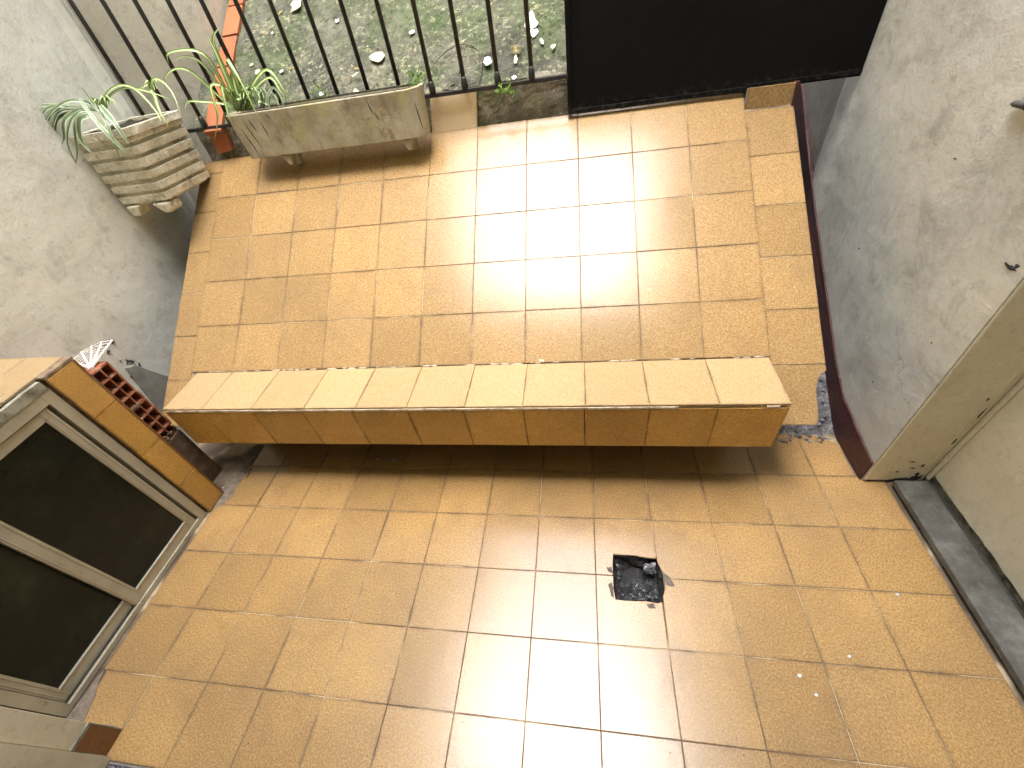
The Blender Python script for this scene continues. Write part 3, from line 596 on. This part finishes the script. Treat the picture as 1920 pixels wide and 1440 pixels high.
m = MB(); grid_sheet(m, flat(1.216), -1.212, -.416, .9005, .9195, 160, 4, lambda x, y: .0022*noise.noise(Vector((x*60, y*60, 1)))+.0012*noise.noise(Vector((x*160, y*160, 1)))-.0006); m.build('mossy_rim', M['soil'], lp)
# weathering cracks on the front
m = MB(); rr = random.Random(8)
for (x, z, L, dx) in ((-1.13,1.19,.10,.022),(-1.105,1.195,.045,.012),(-1.155,1.17,.11,.02),(-1.06,1.18,.055,.006),(-1.02,1.205,.02,.008),(-.60,1.198,.045,.006),(-.585,1.16,.03,.008),(-.426,1.17,.09,.004)):
    n = 9; pts = []
    for q in range(n): u_ = q/(n-1); pts.append((x+dx*u_+rr.uniform(-.0015, .0015), z-L*u_, .0006+.0016*math.sin(math.pi*u_)))
    yy = lambda z_: .797+.009*(1.214-z_)/.158-.0006+(.018 if x > -.44 else 0)
    vs = [(a-w_, yy(z_), z_) for a, z_, w_ in pts] + [(a+w_, yy(z_), z_) for a, z_, w_ in pts]
    m = MB(); m.add(vs, [(i, i+1, n+i+1, n+i) for i in range(n-1)]); m.build('crack', M['pit'], lp)

# ------------------------------------------------------------------ ribbed planter (left)
rp = empty('ribbed_planter', (-1.58, .73, .95), 'stocky ribbed cream concrete planter against the left wall with drooping spider plants', 'planter')
def prof(z):                                                        # ribs: outward offset by height
    t_ = (z-.985)/.262; f = (t_*6.2) % 1.0
    taper = -.020*(1-t_)
    if t_ > .90: return .010
    return taper + (.006 if .16 < f < .84 else -.009)
zs = sorted(set([.985+.262*k/84 for k in range(85)])); m = MB(); rings = []
x0, x1, y0, y1 = -1.706, -1.470, .596, .90
for z in zs:
    o_ = prof(z); xa, xb_, ya, yb = x0-0*o_, x1+o_, y0-o_*.75, y1+o_*.5; c_ = .014; ring = []
    sides = [((xa,ya),(xb_-c_,ya)), ((xb_,ya+c_),(xb_,yb-c_)), ((xb_-c_,yb),(xa,yb)), ((xa,yb),(xa,ya))]
    for (p0, p1) in sides:
        for q in range(14): ring.append((p0[0]+(p1[0]-p0[0])*q/13, p0[1]+(p1[1]-p0[1])*q/13))
    rings.append([(x+.0028*noise.noise(Vector((x*40, y*40, z*40))), y+.0028*noise.noise(Vector((x*40, y*40, z*40+7))), z+.002*noise.noise(Vector((x*30, y*30, 3)))*(1 if z > 1.24 or z < .99 else .3)) for x, y in ring])
n = len(rings[0]); inner_t = [(-1.588+(x+1.588)*.82, .748+(y-.748)*.86, 1.247) for x, y, z in rings[-1]]; inner_b = [(x, y, 1.21) for x, y, z in inner_t]
allr = rings + [inner_t, inner_b]; vs = [q for r_ in allr for q in r_]
fs = [(l*n+i, l*n+(i+1) % n, (l+1)*n+(i+1) % n, (l+1)*n+i) for l in range(len(allr)-1) for i in range(n)] + [tuple(range(n))[::-1], tuple(range((len(allr)-1)*n, len(allr)*n))]
m.add(vs, fs); m.build('box_body', M['ribbed'], rp)
m = MB(); grid_sheet(m, flat(1.239), -1.688, -1.494, .63, .87, 20, 20, lambda x, y: .012*noise.noise(Vector((x*25, y*25, 1)))); m.build('soil', M['soil'], rp)
def foot(poly, xa, xb_):
    m = MB(); m.prism(poly, lambda y, z: (xa, y, z), lambda y, z: (xb_, y, z)); return m.build('foot', M['ribbed'], rp, bevel=.006)
def footx(poly, ya, yb):
    m = MB(); m.prism(poly, lambda x, z: (x, ya, z), lambda x, z: (x, yb, z)); return m.build('foot', M['ribbed'], rp, bevel=.006)
footx([(-1.700,.984),(-1.640,.984),(-1.652,.948),(-1.668,.942),(-1.692,.945)], .60, .66)
footx([(-1.572,.984),(-1.492,.984),(-1.494,.955),(-1.510,.944),(-1.535,.945),(-1.552,.965)], .60, .67)
footx([(-1.700,.984),(-1.640,.984),(-1.652,.965),(-1.692,.965)], .83, .88)

# ------------------------------------------------------------------ spider plants
def blade(mb, ctrl, w0, uvs, seg=18, up=Vector((0, 0, 1)), roll=0.0):
    P = [Vector(c) for c in ctrl]
    def bez(t_):
        q = t_*(len(P)-1); i = min(int(q), len(P)-2); f = q-i
        a, b_, c_, d_ = P[max(i-1, 0)], P[i], P[i+1], P[min(i+2, len(P)-1)]
        return .5*((2*b_)+(c_-a)*f+(2*a-5*b_+4*c_-d_)*f*f+(3*b_-a-3*c_+d_)*f**3)
    base = len(mb.v); pts = [bez(k/seg) for k in range(seg+1)]; view = (CAM - P[0]).normalized()
    for k, p in enumerate(pts):
        tg = (pts[min(k+1, seg)]-pts[max(k-1, 0)]).normalized()
        sdv = tg.cross((up*.35 + view*.65).normalized()).normalized(); nn = sdv.cross(tg)
        sdv = (sdv*math.cos(roll)+nn*math.sin(roll)); u_ = k/seg
        wd = w0*1.55*(.55+.45*math.sin(min(1, u_*2)*math.pi/2))*(1-u_**3*.97)/2; fold = nn*wd*.45
        mb.v += [tuple(p-sdv*wd), tuple(p-fold), tuple(p+sdv*wd)]; uvs += [0, .5, 1]
    for k in range(seg):
        a = base+3*k; mb.f += [(a, a+1, a+4, a+3), (a+1, a+2, a+5, a+4)]
def foliage(name, blades, mat, parent):
    m = MB(); uvs = []
    for bl in blades: blade(m, bl[0], bl[1], uvs, roll=bl[2] if len(bl) > 2 else 0)
    me = bpy.data.meshes.new(name); me.from_pydata(m.v, [], m.f); uvl = me.uv_layers.new(name='UVMap')
    for lp_ in me.loops: uvl.data[lp_.index].uv = (uvs[lp_.vertex_index], .5)
    for p_ in me.polygons: p_.use_smooth = True
    me.materials.append(mat); o = bpy.data.objects.new(name, me); col.objects.link(o)
    o.parent = parent; o.matrix_parent_inverse = Matrix.Translation(-Vector(parent.location)); return o
def P_(u_, v_, y): return at(u_, v_, (0, 1, 0), y)
def path_(root, y0_, *uvy): return [P_(*root, y0_)] + [P_(a, b_, y) for a, b_, y in uvy]
sp = empty('spider_plant', P_(450, 205, .85), 'upright variegated spider plant growing from the left end of the long planter', 'plant')
rt = (448, 207)
G = [(path_((450,208),.85,(430,160,.85),(405,100,.86),(388,66,.87)),.011),(path_((452,207),.85,(430,150,.86),(400,80,.87),(412,50,.88)),.010),
     (path_((446,206),.85,(425,170,.84),(380,100,.82),(318,98,.80),(316,120,.80)),.009),(path_((446,206),.85,(425,180,.84),(380,120,.82),(345,105,.81),(322,118,.81)),.007),
     (path_((445,208),.85,(410,180,.84),(350,130,.81),(312,140,.80),(311,178,.79)),.008),(path_((455,206),.85,(447,160,.84),(425,110,.83),(450,150,.79),(487,225,.77)),.010),
     (path_((462,205),.85,(470,165,.85),(500,130,.85),(530,165,.84),(536,190,.84)),.009),(path_((462,206),.85,(475,170,.84),(505,145,.84),(525,170,.83),(534,184,.83)),.007),
     (path_((455,206),.85,(440,160,.86),(436,130,.87),(434,125,.87)),.010),(path_((444,208),.85,(420,195,.83),(375,190,.81),(350,192,.80),(346,215,.79)),.007),
     (path_((446,210),.85,(430,170,.83),(395,160,.80),(408,215,.77),(402,262,.77)),.008),(path_((448,208),.84,(430,185,.82),(415,160,.80),(428,215,.77),(436,232,.77)),.008)]
foliage('leaves', G, M['leaf_green'], sp)
rr = random.Random(15); G = []
for k in range(26):
    a = rr.uniform(-1, 1); h = rr.uniform(18, 46); ru = 440+rr.uniform(0, 34)
    G.append((path_((ru,208-(ru-440)*.12),.845,(ru+a*8,208-h*.7,.845+rr.uniform(-.02,.03)),(ru+a*26,208-h,.84+rr.uniform(-.04,.05)),(ru+a*40,208-h*.55,.83+rr.uniform(-.06,.05))),rr.uniform(.005,.009),rr.uniform(-.6,.6)))
foliage('young_leaves', G, M['leaf_green'], sp)
rr = random.Random(16); G = []
for k in range(14):
    a = rr.uniform(-1, 1); ru = 470+rr.uniform(-10, 60); h = rr.uniform(12, 34)
    G.append((path_((ru,203-(ru-460)*.11),.86,(ru+a*12,195-h,.86),(ru+a*34,190-h*.6,.84),(ru+a*48,205,.82)),.005,rr.uniform(-.5,.5)))
foliage('side_leaves', G, M['leaf_blue'], sp)
s2 = empty('spider_plant', P_(170, 215, .66), 'drooping silvery spider plant spilling over the left corner of the ribbed planter', 'plant')
G = [(path_((178,205),.66,(140,200,.62),(70,200,.60),(60,250,.58),(84,282,.58)),.008),(path_((176,206),.66,(140,200,.62),(85,205,.59),(70,270,.58),(120,315,.58)),.009),
     (path_((176,208),.66,(130,200,.61),(95,215,.59),(90,260,.58),(142,318,.58)),.009),(path_((178,208),.66,(140,210,.61),(105,225,.59),(105,270,.58),(118,290,.58)),.010),
     (path_((182,208),.66,(150,205,.62),(120,225,.58),(120,260,.57),(112,275,.57)),.010),(path_((176,210),.64,(150,215,.60),(140,240,.58),(145,290,.57),(138,318,.57)),.008),
     (path_((160,206),.64,(165,215,.60),(148,225,.58),(152,262,.565),(173,288,.56)),.014),(path_((187,196),.64,(200,212,.60),(218,235,.57),(243,272,.56)),.013),
     (path_((150,185),.62,(165,208,.60),(195,245,.57),(236,288,.56)),.009),(path_((178,207),.66,(135,198,.62),(80,212,.59),(66,262,.58),(104,330,.575)),.008),(path_((180,208),.66,(145,203,.62),(108,212,.59),(98,262,.58),(130,300,.575)),.008),
     (path_((174,209),.65,(150,208,.61),(130,232,.58),(128,275,.57),(152,322,.57)),.007),(path_((182,204),.68,(160,190,.64),(118,192,.60),(84,228,.58),(92,268,.58)),.008),(path_((186,206),.66,(196,222,.60),(212,262,.565),(226,300,.56)),.007),
     (path_((154,164),.62,(175,195,.61),(185,210,.60),(190,215,.60)),.006)]
foliage('leaves', G, M['leaf_blue'], s2)
G = [(path_((195,205),.70,(200,175,.70),(225,160,.69),(255,168,.68),(290,205,.64),(302,228,.60)),.007),(path_((195,205),.70,(205,180,.70),(235,165,.69),(280,172,.68),(322,188,.66)),.007),
     (path_((282,168),.74,(290,180,.70),(298,205,.62),(316,238,.60)),.008),(path_((282,168),.74,(285,150,.74),(300,150,.73),(322,172,.70),(338,212,.66)),.006),
     (path_((160,210),.63,(170,215,.60),(200,245,.575),(238,285,.565)),.006),(path_((190,205),.68,(180,190,.67),(172,185,.66),(168,180,.66)),.007)]
rr = random.Random(18)
for k in range(16):
    ru = rr.choice([185, 190, 200, 283]); a = rr.uniform(-1, 1); h = rr.uniform(8, 26); rv = 204 if ru < 250 else 172; yy_ = .68 if ru < 250 else .76
    G.append((path_((ru,rv),yy_,(ru+a*8,rv-h,yy_),(ru+a*20,rv-h*.8,yy_-.02),(ru+a*30,rv-h*.2,yy_-.03)),.004,rr.uniform(-.5,.5)))
foliage('young_leaves', G, M['leaf_green'], s2)
# weeds
def weed(root, y, tips, label, group=None, plane=None, r_=.0075):
    pt = (lambda a, b_: at(a, b_, (0, -SA, CA), Vector((0, -SA, CA)).dot(Vector(MO)))) if plane else (lambda a, b_: P_(a, b_, y))
    o = empty('weed', pt(*root), label, 'weed', group); m = MB(); base = pt(*root)
    L = MB()
    for k, (a, b_) in enumerate(tips):
        tp = P_(a, b_, base.y - .01); m.tube([base, base.lerp(tp, .5)+Vector((0, -.003, .004)), tp], .0011, 5)
        rr = random.Random(k+int(root[0]))
        for q in range(5):
            an = q*2*math.pi/5+rr.random(); c_ = tp + Vector((math.cos(an), -.2, math.sin(an)))*r_*.9
            d_ = (c_-tp); sdv = d_.cross(Vector((0, -1, .6))).normalized()*r_*.45
            L.add([tp, c_+sdv*1.0-d_*.3, c_+d_*.4+Vector((0, -.002, .002)), c_-sdv-d_*.3], [(0,1,2,3)])
    m.build('stems', M['weed'], o); L.build('leaves', M['weed'], o); return o
weed((764,172), .87, [(775,143),(785,148),(770,136),(790,140),(780,155)], 'bright green sprig at the right end of the long planter')
weed((590,186), .99, [(585,172),(598,166),(606,172),(592,160),(612,180)], 'green weed behind the middle of the long planter', None, True)
weed((945,176), .96, [(938,160),(950,166),(945,170),(955,158),(932,170),(960,172)], 'green weed on the mossy riser under the rail', None, True)
weed((484,180), .99, [(478,170),(488,165),(500,172),(520,176),(505,162)], 'dark green weed beside the left end of the long planter soil', None, True)

# ------------------------------------------------------------------ cable loop, scraps
m = MB(); mp = lambda a, b_, h=.012: at(a, b_, (0, -SA, CA), Vector((0, -SA, CA)).dot(Vector(MO))+h)
ctl = [(790,172),(797,150),(806,132),(820,112),(836,96),(855,85),(872,82),(888,87),(899,98),(904,112),(903,128),(898,143),(889,155),(880,160)]
m.tube([mp(a, b_, .012+.01*math.sin(k*.6)) for k, (a, b_) in enumerate(ctl)], .0022, 6); tag(m.build('cable_loop', M['cable'], smooth=True), 'thin brown cable curled in a loop on the mossy slope behind the bars', 'cable')
def scrap(u_, v_, size, shape, mat, label, plane='moss', seed=0, asp=1.0, rot=0, name='torn_scrap', cat='scrap', group=None, n=11):
    rr = random.Random(seed); size = size*1.25 if plane == 'moss' else size
    if plane == 'moss': c_ = mp(u_, v_, .006); fr = lambda a, b_, h: c_ + Vector((a, b_*CA-h*SA, b_*SA+h*CA))
    elif plane == 'slab': c_ = at(u_, v_, (0, -SA, CA), Vector((0, -SA, CA)).dot(SO)+.002); fr = lambda a, b_, h: c_ + Vector((a, b_*CA-h*SA, b_*SA+h*CA))
    else: c_ = at(u_, v_, (0, 0, 1), .0015); fr = lambda a, b_, h: c_ + Vector((a, b_, h))
    pts = []
    for k in range(n):
        an = 2*math.pi*k/n; r_ = size*rr.uniform(1-shape, 1.0); x, y = math.cos(an)*r_, math.sin(an)*r_*asp
        pts.append((x*math.cos(rot)-y*math.sin(rot), x*math.sin(rot)+y*math.cos(rot)))
    m = MB(); hs_ = [.0005+size*.12*rr.random() for _ in pts]
    top_ = [fr(x, y, h+.0012) for (x, y), h in zip(pts, hs_)]; bot_ = [fr(x, y, h) for (x, y), h in zip(pts, hs_)]
    ct, cb = fr(0, 0, .003), fr(0, 0, .0018)
    m.add(top_+bot_+[ct, cb], [(i, (i+1) % n, 2*n) for i in range(n)] + [((i+1) % n+n, i+n, 2*n+1) for i in range(n)] + [(i, i+n, (i+1) % n+n, (i+1) % n) for i in range(n)])
    return tag(m.build(name, mat, smooth=False), label, cat, group)
GS = 'pale scraps lying on the mossy slope'
for q in [(708,108,.030,.30,'scrap','large rounded cream scrap on the moss between the bars above the long planter',.75,-.3),
          (995,40,.030,.60,'scrap_white','big ragged white splat on the moss behind the rightmost bar',1.5,.2),(1000,62,.018,.5,'scrap_white','white torn piece just below the big splat behind the rightmost bar',1.3,.1),
          (914,116,.019,.45,'scrap_white','triangular white scrap beside the cable loop',1.0,.4),(1037,88,.013,.5,'scrap','small notched cream scrap near the black panel',.9,0),
          (484,135,.014,.4,'scrap','star-shaped cream scrap above the spider plant',1.0,.3),(472,122,.009,.5,'scrap','tiny cream crumb above the star-shaped scrap',.8,0),
          (556,10,.026,.5,'scrap','long cream scrap at the top edge between two bars',1.3,-.5),(773,61,.012,.35,'scrap_white','neat little white chip between bars right of the large cream scrap',.8,.3),
          (632,40,.012,.6,'scrap_white','thin white curl high on the moss, left of a bar',.7,.5),(670,142,.020,.5,'scrap','crumpled yellowish scrap above the long planter rim',.8,.2),
          (604,176,.012,.4,'scrap_white','white scrap just behind the middle of the long planter',.8,0),(668,172,.014,.5,'scrap','cream scrap touching the back rim of the long planter',.9,.1),
          (964,146,.009,.4,'scrap_white','white crumb just above the bottom rail',1.0,0),(1057,148,.010,.5,'scrap_white','white crumb where the rail meets the black panel',.7,.4),
          (511,62,.006,.4,'scrap_white','tiny white dot on the moss near the second bar from the orange tiles',1.0,0),(528,134,.008,.4,'scrap_white','small white chip right of the star-shaped scrap',1.0,0),
          (967,112,.007,.3,'scrap','thin cream sliver standing upright on the moss',2.6,0),(1016,78,.006,.3,'scrap','thin bent cream sliver left of the notched scrap',2.4,.3)]:
    scrap(q[0], q[1], q[2], q[3], M[q[4]], q[5], 'moss', int(q[0]), q[6], q[7], group=GS)
m = MB()
for k in range(40):
    an = k/40*2*math.pi; m.tube([mp(967, 92, .01), mp(967+math.cos(an)*11, 92+math.sin(an)*9, .014)], .0006, 4, False)
tag(m.build('seed_head', M['leaf_dry']), 'round dried seed head lying on the moss behind the bars', 'seed head')
scrap(413, 262, .020, .45, M['scrap_white'], 'shiny white crumpled scrap at the top left corner of the slab', 'slab', 31, 1.3, .2)
for q in [(1682,1115,.0075,'white paint chip nearest the stone sill on the tile floor'),(1592,1231,.0075,'white paint chip on the floor between sill and scratch lines'),(1499,1267,.008,'forked white chip on the floor left of the other chips'),(1530,1303,.0065,'lowest white chip on the tile floor at right'),(419,914,.006,'white crumb at the foot of the ochre tiled cabinet edge')]:
    scrap(q[0], q[1], q[2], .45, M['scrap_white'], q[3], 'floor', int(q[0]), .6, .5, name='paint_chip', cat='paint chip', group='white chips on the tile floor')
for q in [(465,888,.004,'short dark twig on the floor under the step'),(622,1227-100,.002,'tiny dark crumb on the floor')][:1]:
    m = MB(); a_ = at(463, 896, (0,0,1), .002); b2 = at(470, 878, (0,0,1), .003); m.tube([a_, a_.lerp(b2, .5)+Vector((.002,0,.001)), b2], .0022, 5); tag(m.build('twig', M['cable']), q[3], 'twig')

m = MB(); rr = random.Random(77)
def mossy(x, s_): return noise.noise(Vector((x*2.2, s_*2.2, 4)))+.5*noise.noise(Vector((x*7, s_*7, 2)))
for k in range(5200):
    x = rr.uniform(-1.34, .13); s_ = rr.uniform(.01, 1.3)
    if mossy(x, s_) < .12 + rr.uniform(-.1, .1): continue
    b0 = Vector(moss(x, s_, hm(x, s_)-.002)); an = rr.uniform(0, 6.28); L = rr.uniform(.006, .020); d = Vector((math.cos(an)*.7, math.sin(an)*.7-.2, 1)).normalized()*L; sd2 = Vector((math.sin(an), -math.cos(an), 0))*rr.uniform(.0008, .0018)
    m.add([b0-sd2, b0+sd2, b0+d], [(0, 1, 2)])
tag(m.build('moss_tufts', M['weed_dark']), 'short moss and grass tufts growing in patches on the concrete slope', 'moss', kind='stuff')
m = MB()
for k in range(420):
    x = rr.choice([rr.uniform(-.42, .92), rr.gauss(-.42, .02), rr.uniform(.0, .16)]); s_ = .992-abs(rr.gauss(0, .022))
    if x < -.435: s_ -= .05*rr.random()
    lump(m, slab(x, s_, .001), rr.uniform(.0008, .0028), .7, k, 1, .5)
tag(m.build('grit', M['grit']), 'fine crumbs and grit along the top edge of the slab', 'grit', kind='stuff')
m = MB()
for k in range(260):
    x = rr.uniform(-1.35, 1.15); y = rr.uniform(-.95, .12)
    lump(m, (x, y, .0012), rr.uniform(.0006, .0017), .6, k, 1, .5)
tag(m.build('floor_grit', M['grit']), 'fine dirt crumbs scattered over the tile floor', 'grit', kind='stuff')
m = MB()
for k in range(46):
    x = rr.uniform(-1.3, .1); s_ = rr.uniform(.02, 1.1); c0_ = Vector(moss(x, s_, hm(x, s_)+.003)); an = rr.uniform(0, 6.28); L = rr.uniform(.006, .016); a1 = Vector((math.cos(an), math.sin(an)*CA, math.sin(an)*SA))*L; a2 = Vector((-math.sin(an), math.cos(an)*CA, math.cos(an)*SA))*L*.4
    m.add([c0_-a1, c0_+a2+Vector((0,-.001,.002)), c0_+a1, c0_-a2+Vector((0,-.001,.002))], [(0,1,2,3)])
tag(m.build('leaf_litter', M['litter']), 'small dead brown leaves littered over the mossy slope', 'leaf litter', kind='stuff')

# ------------------------------------------------------------------ glazed cabinet at left
XD = -1.417
cb = empty('glazed_cabinet', (-1.55, -.6, 0), 'low tiled cabinet with beige aluminium sliding glass doors against the left wall', 'cabinet')
m = MB(); m.box(XL, XD-.006, -.148, -.139, 0, .772); m.box(XL, XD-.10, -.985, -.148, .755, .7745); m.box(XL, XD-.004, -.148-.088, -.1485, 0, .772); m.box(-1.728, -1.70, -.98, -.24, .0, .755); m.build('carcass', M['brown_render'], cb)
t = MB(); Fc = flat(.787)
for (x0_, x1_) in ((XL+.002, -1.574), (-1.574, -1.428)):
    for (ya, yb) in ((-.337,-.137),(-.537,-.337),(-.737,-.537),(-.937,-.737)): tile(t, rect(x0_, x1_, ya, yb), Fc, tilt=.003)
t.build('top_tiles', M['tile_pale'], cb)
m = MB(); m.box(-1.4275, -1.3995, -.236, -.1375, .7755, .786); m.build('tile_edge', M['tile_edge'], cb, bevel=.002)
m = MB(); rr = random.Random(2)
for k in range(38):
    a0 = -.985+k*.0195; m.box(-1.4275, -1.4125+rr.uniform(-.001, .0015), a0, a0+.0196, .7485, .7765+rr.uniform(-.001, .003))
m.build('lintel', M['mortar_grey'], cb)
t = MB(); Fj = lambda y, z, h=0.0: (-1.3995+h, y, z)
for (za, zc) in ((.002,.192),(.192,.392),(.392,.600),(.600,.7745)): tile(t, rect(-.2345, -.1455, za, zc), Fj, th=.012, gap=.0008, tilt=.003)
t.build('jamb_tiles', M['tile_face'], cb)
m = MB(); m.box(-1.411, -1.3985, -.147, -.1395, 0, .774); m.build('jamb_edge', M['tile_brown'], cb)
fr_ = MB(); fx0, fx1 = -1.452, XD+.003
fr_.box(fx0, fx1, -.273, -.2405, 0, .7475); fr_.box(fx0, fx1, -.925, -.895, 0, .7475)
fr_.box(fx0, fx1, -.8948, -.2732, .712, .7475); fr_.box(fx1-.010, fx1, -.8948, -.2732, 0, .020); fr_.box(fx0, fx0+.008, -.8948, -.2732, 0, .014)
fr_.build('door_frame', M['aluminium'], cb, bevel=.0012)
m = MB(); m.box(fx0+.0082, fx1-.0102, -.8946, -.2734, 0, .004); m.build('track', M['track_dark'], cb)
m = MB(); m.box(fx1-.0135, fx1-.0115, -.893, -.62, .004, .017); m.box(fx0+.012, fx0+.0135, -.893, -.276, .004, .016); m.build('track_rail', M['bright_metal'], cb)
def sash(ya, yb, xc, st_w=(.026, .026)):
    sa = empty('x', (0, 0, 0), 'x', 'x'); bpy.data.objects.remove(sa)
    m = MB(); x0_, x1_ = xc-.008, xc+.008
    m.box(x0_, x1_, ya, ya+st_w[0], .016, .708); m.box(x0_, x1_, yb-st_w[1], yb, .016, .708)
    m.box(x0_, x1_, ya+st_w[0]+.0002, yb-st_w[1]-.0002, .016, .062); m.box(x0_, x1_, ya+st_w[0]+.0002, yb-st_w[1]-.0002, .678, .708)
    for yc in (ya+.007, ya+st_w[0]-.007, yb-.007, yb-st_w[1]+.007): m.box(x1_, x1_+.0022, yc-.002, yc+.002, .018, .706)
    m.box(x1_, x1_+.0025, ya+st_w[0]-.003, yb-st_w[1]+.003, .058, .063)
    s_ = m.build('sliding_door', M['aluminium'], cb, bevel=.0008)
    g_ = MB(); g_.box(xc-.003, xc+.001, ya+st_w[0]-.004, yb-st_w[1]+.004, .058, .682); gl = g_.build('pane', M['dark_glass'], None)
    gl.parent = s_; gl.matrix_parent_inverse = s_.matrix_parent_inverse.inverted() if False else Matrix.Identity(4)
    return s_, gl
s1, g1 = sash(-.612, -.2835, -1.428, (.042, .030)); s2_, g2 = sash(-.893, -.580, -1.4455, (.028, .026))
m = MB(); m.box(-1.47, -1.455, -.893, -.2745, .0, .712); m.build('inner_back', M['track_dark'], cb)

# ------------------------------------------------------------------ hollow bricks
hb = empty('hollow_brick_pier', (-1.56, -.08, 0), 'broken pier of hollow red bricks beside the tiled cabinet, its holes facing out', 'brick pier')
m = MB(); XB = -1.494
m.box(XL, XB-.06, -.1375, -.022, 0, .662)
zz0 = .292; rows_n = 8; hh = (.664-zz0)/rows_n; rr = random.Random(30)
ya, yb = -.1375, -.022
for k in range(rows_n+1):
    z = zz0+hh*k; tt = .0062 if k != 4 else .012; dx = rr.uniform(-.006, .001) - (.012 if k in (0,) else 0)
    m.box(XB-.06, XB+dx, ya, yb, z-tt/2, z+tt/2)
for k in range(rows_n):
    z0_ = zz0+hh*k+.0031; z1_ = z0_+hh-.0062
    for yc, w_ in ((ya+.003, .006), (-.0915, .0055), (-.0575+rr.uniform(-.0015, .0015), .005), (yb-.003, .006)):
        m.box(XB-.06, XB+rr.uniform(-.007, .001), yc-w_/2, yc+w_/2, z0_+.0001, z1_-.0001)
m.build('bricks', M['brick'], hb)
m = MB(); m.box(XB-.0598, XB+.001, ya, yb, 0, .2885); m.build('render', M['brown_render'], hb)
m = MB()
for k in range(9): lump(m, (XB+rr.uniform(-.012, .002), rr.uniform(ya+.01, yb-.01), .295+rr.uniform(-.004, .02)), rr.uniform(.004, .009), .8, k, 1, .5)
lump(m, (XB-.004, -.075, zz0+hh*4), (.006, .026, .008), 1, 4, 2, .5); tag(m.build('mortar_lumps', M['brown_render'], hb), kind='stuff')
# round white plastic grate lying on the bricks
wg = empty('plastic_grate', (-1.58, -.01, .668), 'broken quarter of a round white plastic grate lying on top of the hollow bricks', 'grate')
m = MB(); cx, cy, cz = -1.520, -.062, .670
for r_ in (.036, .05, .064, .078, .092, .106, .118):
    m.tube([(cx+math.cos(a_)*r_, cy+math.sin(a_)*r_, cz+.03*math.sin(a_)*r_/.12) for a_ in [math.radians(88+q*7.5) for q in range(11)]], .0021, 6)
m.build('rings', M['white_plastic'], wg)
m = MB()
for dg in (88, 108, 126, 144, 163):
    a_ = math.radians(dg); m.tube([(cx+math.cos(a_)*r_, cy+math.sin(a_)*r_, cz+.0005+.03*math.sin(a_)*r_/.12) for r_ in (.008, .06, .121)], [.005, .0036, .003], 6)
m.tube([(cx+.01, cy-.004, cz), (cx-.02, cy+.012, cz+.002)], .009, 8); m.build('ribs', M['white_plastic'], wg)

# ------------------------------------------------------------------ house front behind the camera, with its doorway
hf = empty('house_front', (0, -1.1, 0), 'house wall with the doorway the patio is seen from, its cream jamb at lower left', 'house')
m = MB(); m.box(XL, -1.180, -1.16, -.992, 0, TOP); m.box(1.12, 1.40, -1.16, -.992+.0, 0, TOP) ; m.box(-1.1798, 1.1198, -1.16, -.992, 2.15, TOP); m.build('wall', M['wall_cream'], hf)
m = MB(); m.box(XL, -1.202, -.9915, -.932, 0, TOP); m.build('jamb', M['wall_cream'], hf, bevel=.002)
m = MB(); m.box(-1.2016, -1.198, -.990, -.934, .0, .112); m.build('base_tile', M['tile_brown'], hf, bevel=.0008)
m = MB(); m.box(-1.2018, -1.1965, -.9908, -.9312, .1125, .122); m.box(-1.2018, -1.197, -.9335, -.9312, .0, .1122); m.build('tile_joint', M['mortar_grey'], hf)
m = MB(); m.box(-1.9, 1.5, -3.2, -3.1, -.02, 2.6); m.box(-1.9, -1.8, -3.1, -1.16, -.02, 2.6); m.box(1.4, 1.5, -3.1, -1.16, -.02, 2.6); m.box(-1.8, 1.4, -3.1, -1.1602, 2.5, 2.6); m.build('room', M['wall_plain'], hf)
dm = empty('door_mat', (-.6, -1.1, 0), 'dark blue mat with a white edge strip at the doorway, bottom left corner', 'mat')
m = MB(); m.box(-1.165, -.3, -1.30, -1.006, -.001, .006); m.build('mat_surface', M['mat'], dm)
m = MB(); m.box(-1.168, -.3, -1.0058, -1.0015, -.001, .008); m.build('edge_strip', M['bright_metal'], dm)
# far end of the light well
m = MB(); m.box(-1.9, 1.5, 2.9, 3.0, -.02, TOP); tag(m.build('end_wall', M['wall_plain']), 'plain wall closing the far end of the light well', 'wall')
# ground beyond, so nothing is open at the edges
m = MB(); m.quad((-60,-60,-.12),(60,-60,-.12),(60,60,-.12),(-60,60,-.12)); tag(m.build('surrounding_ground', M['mortar_grey']), kind='structure')
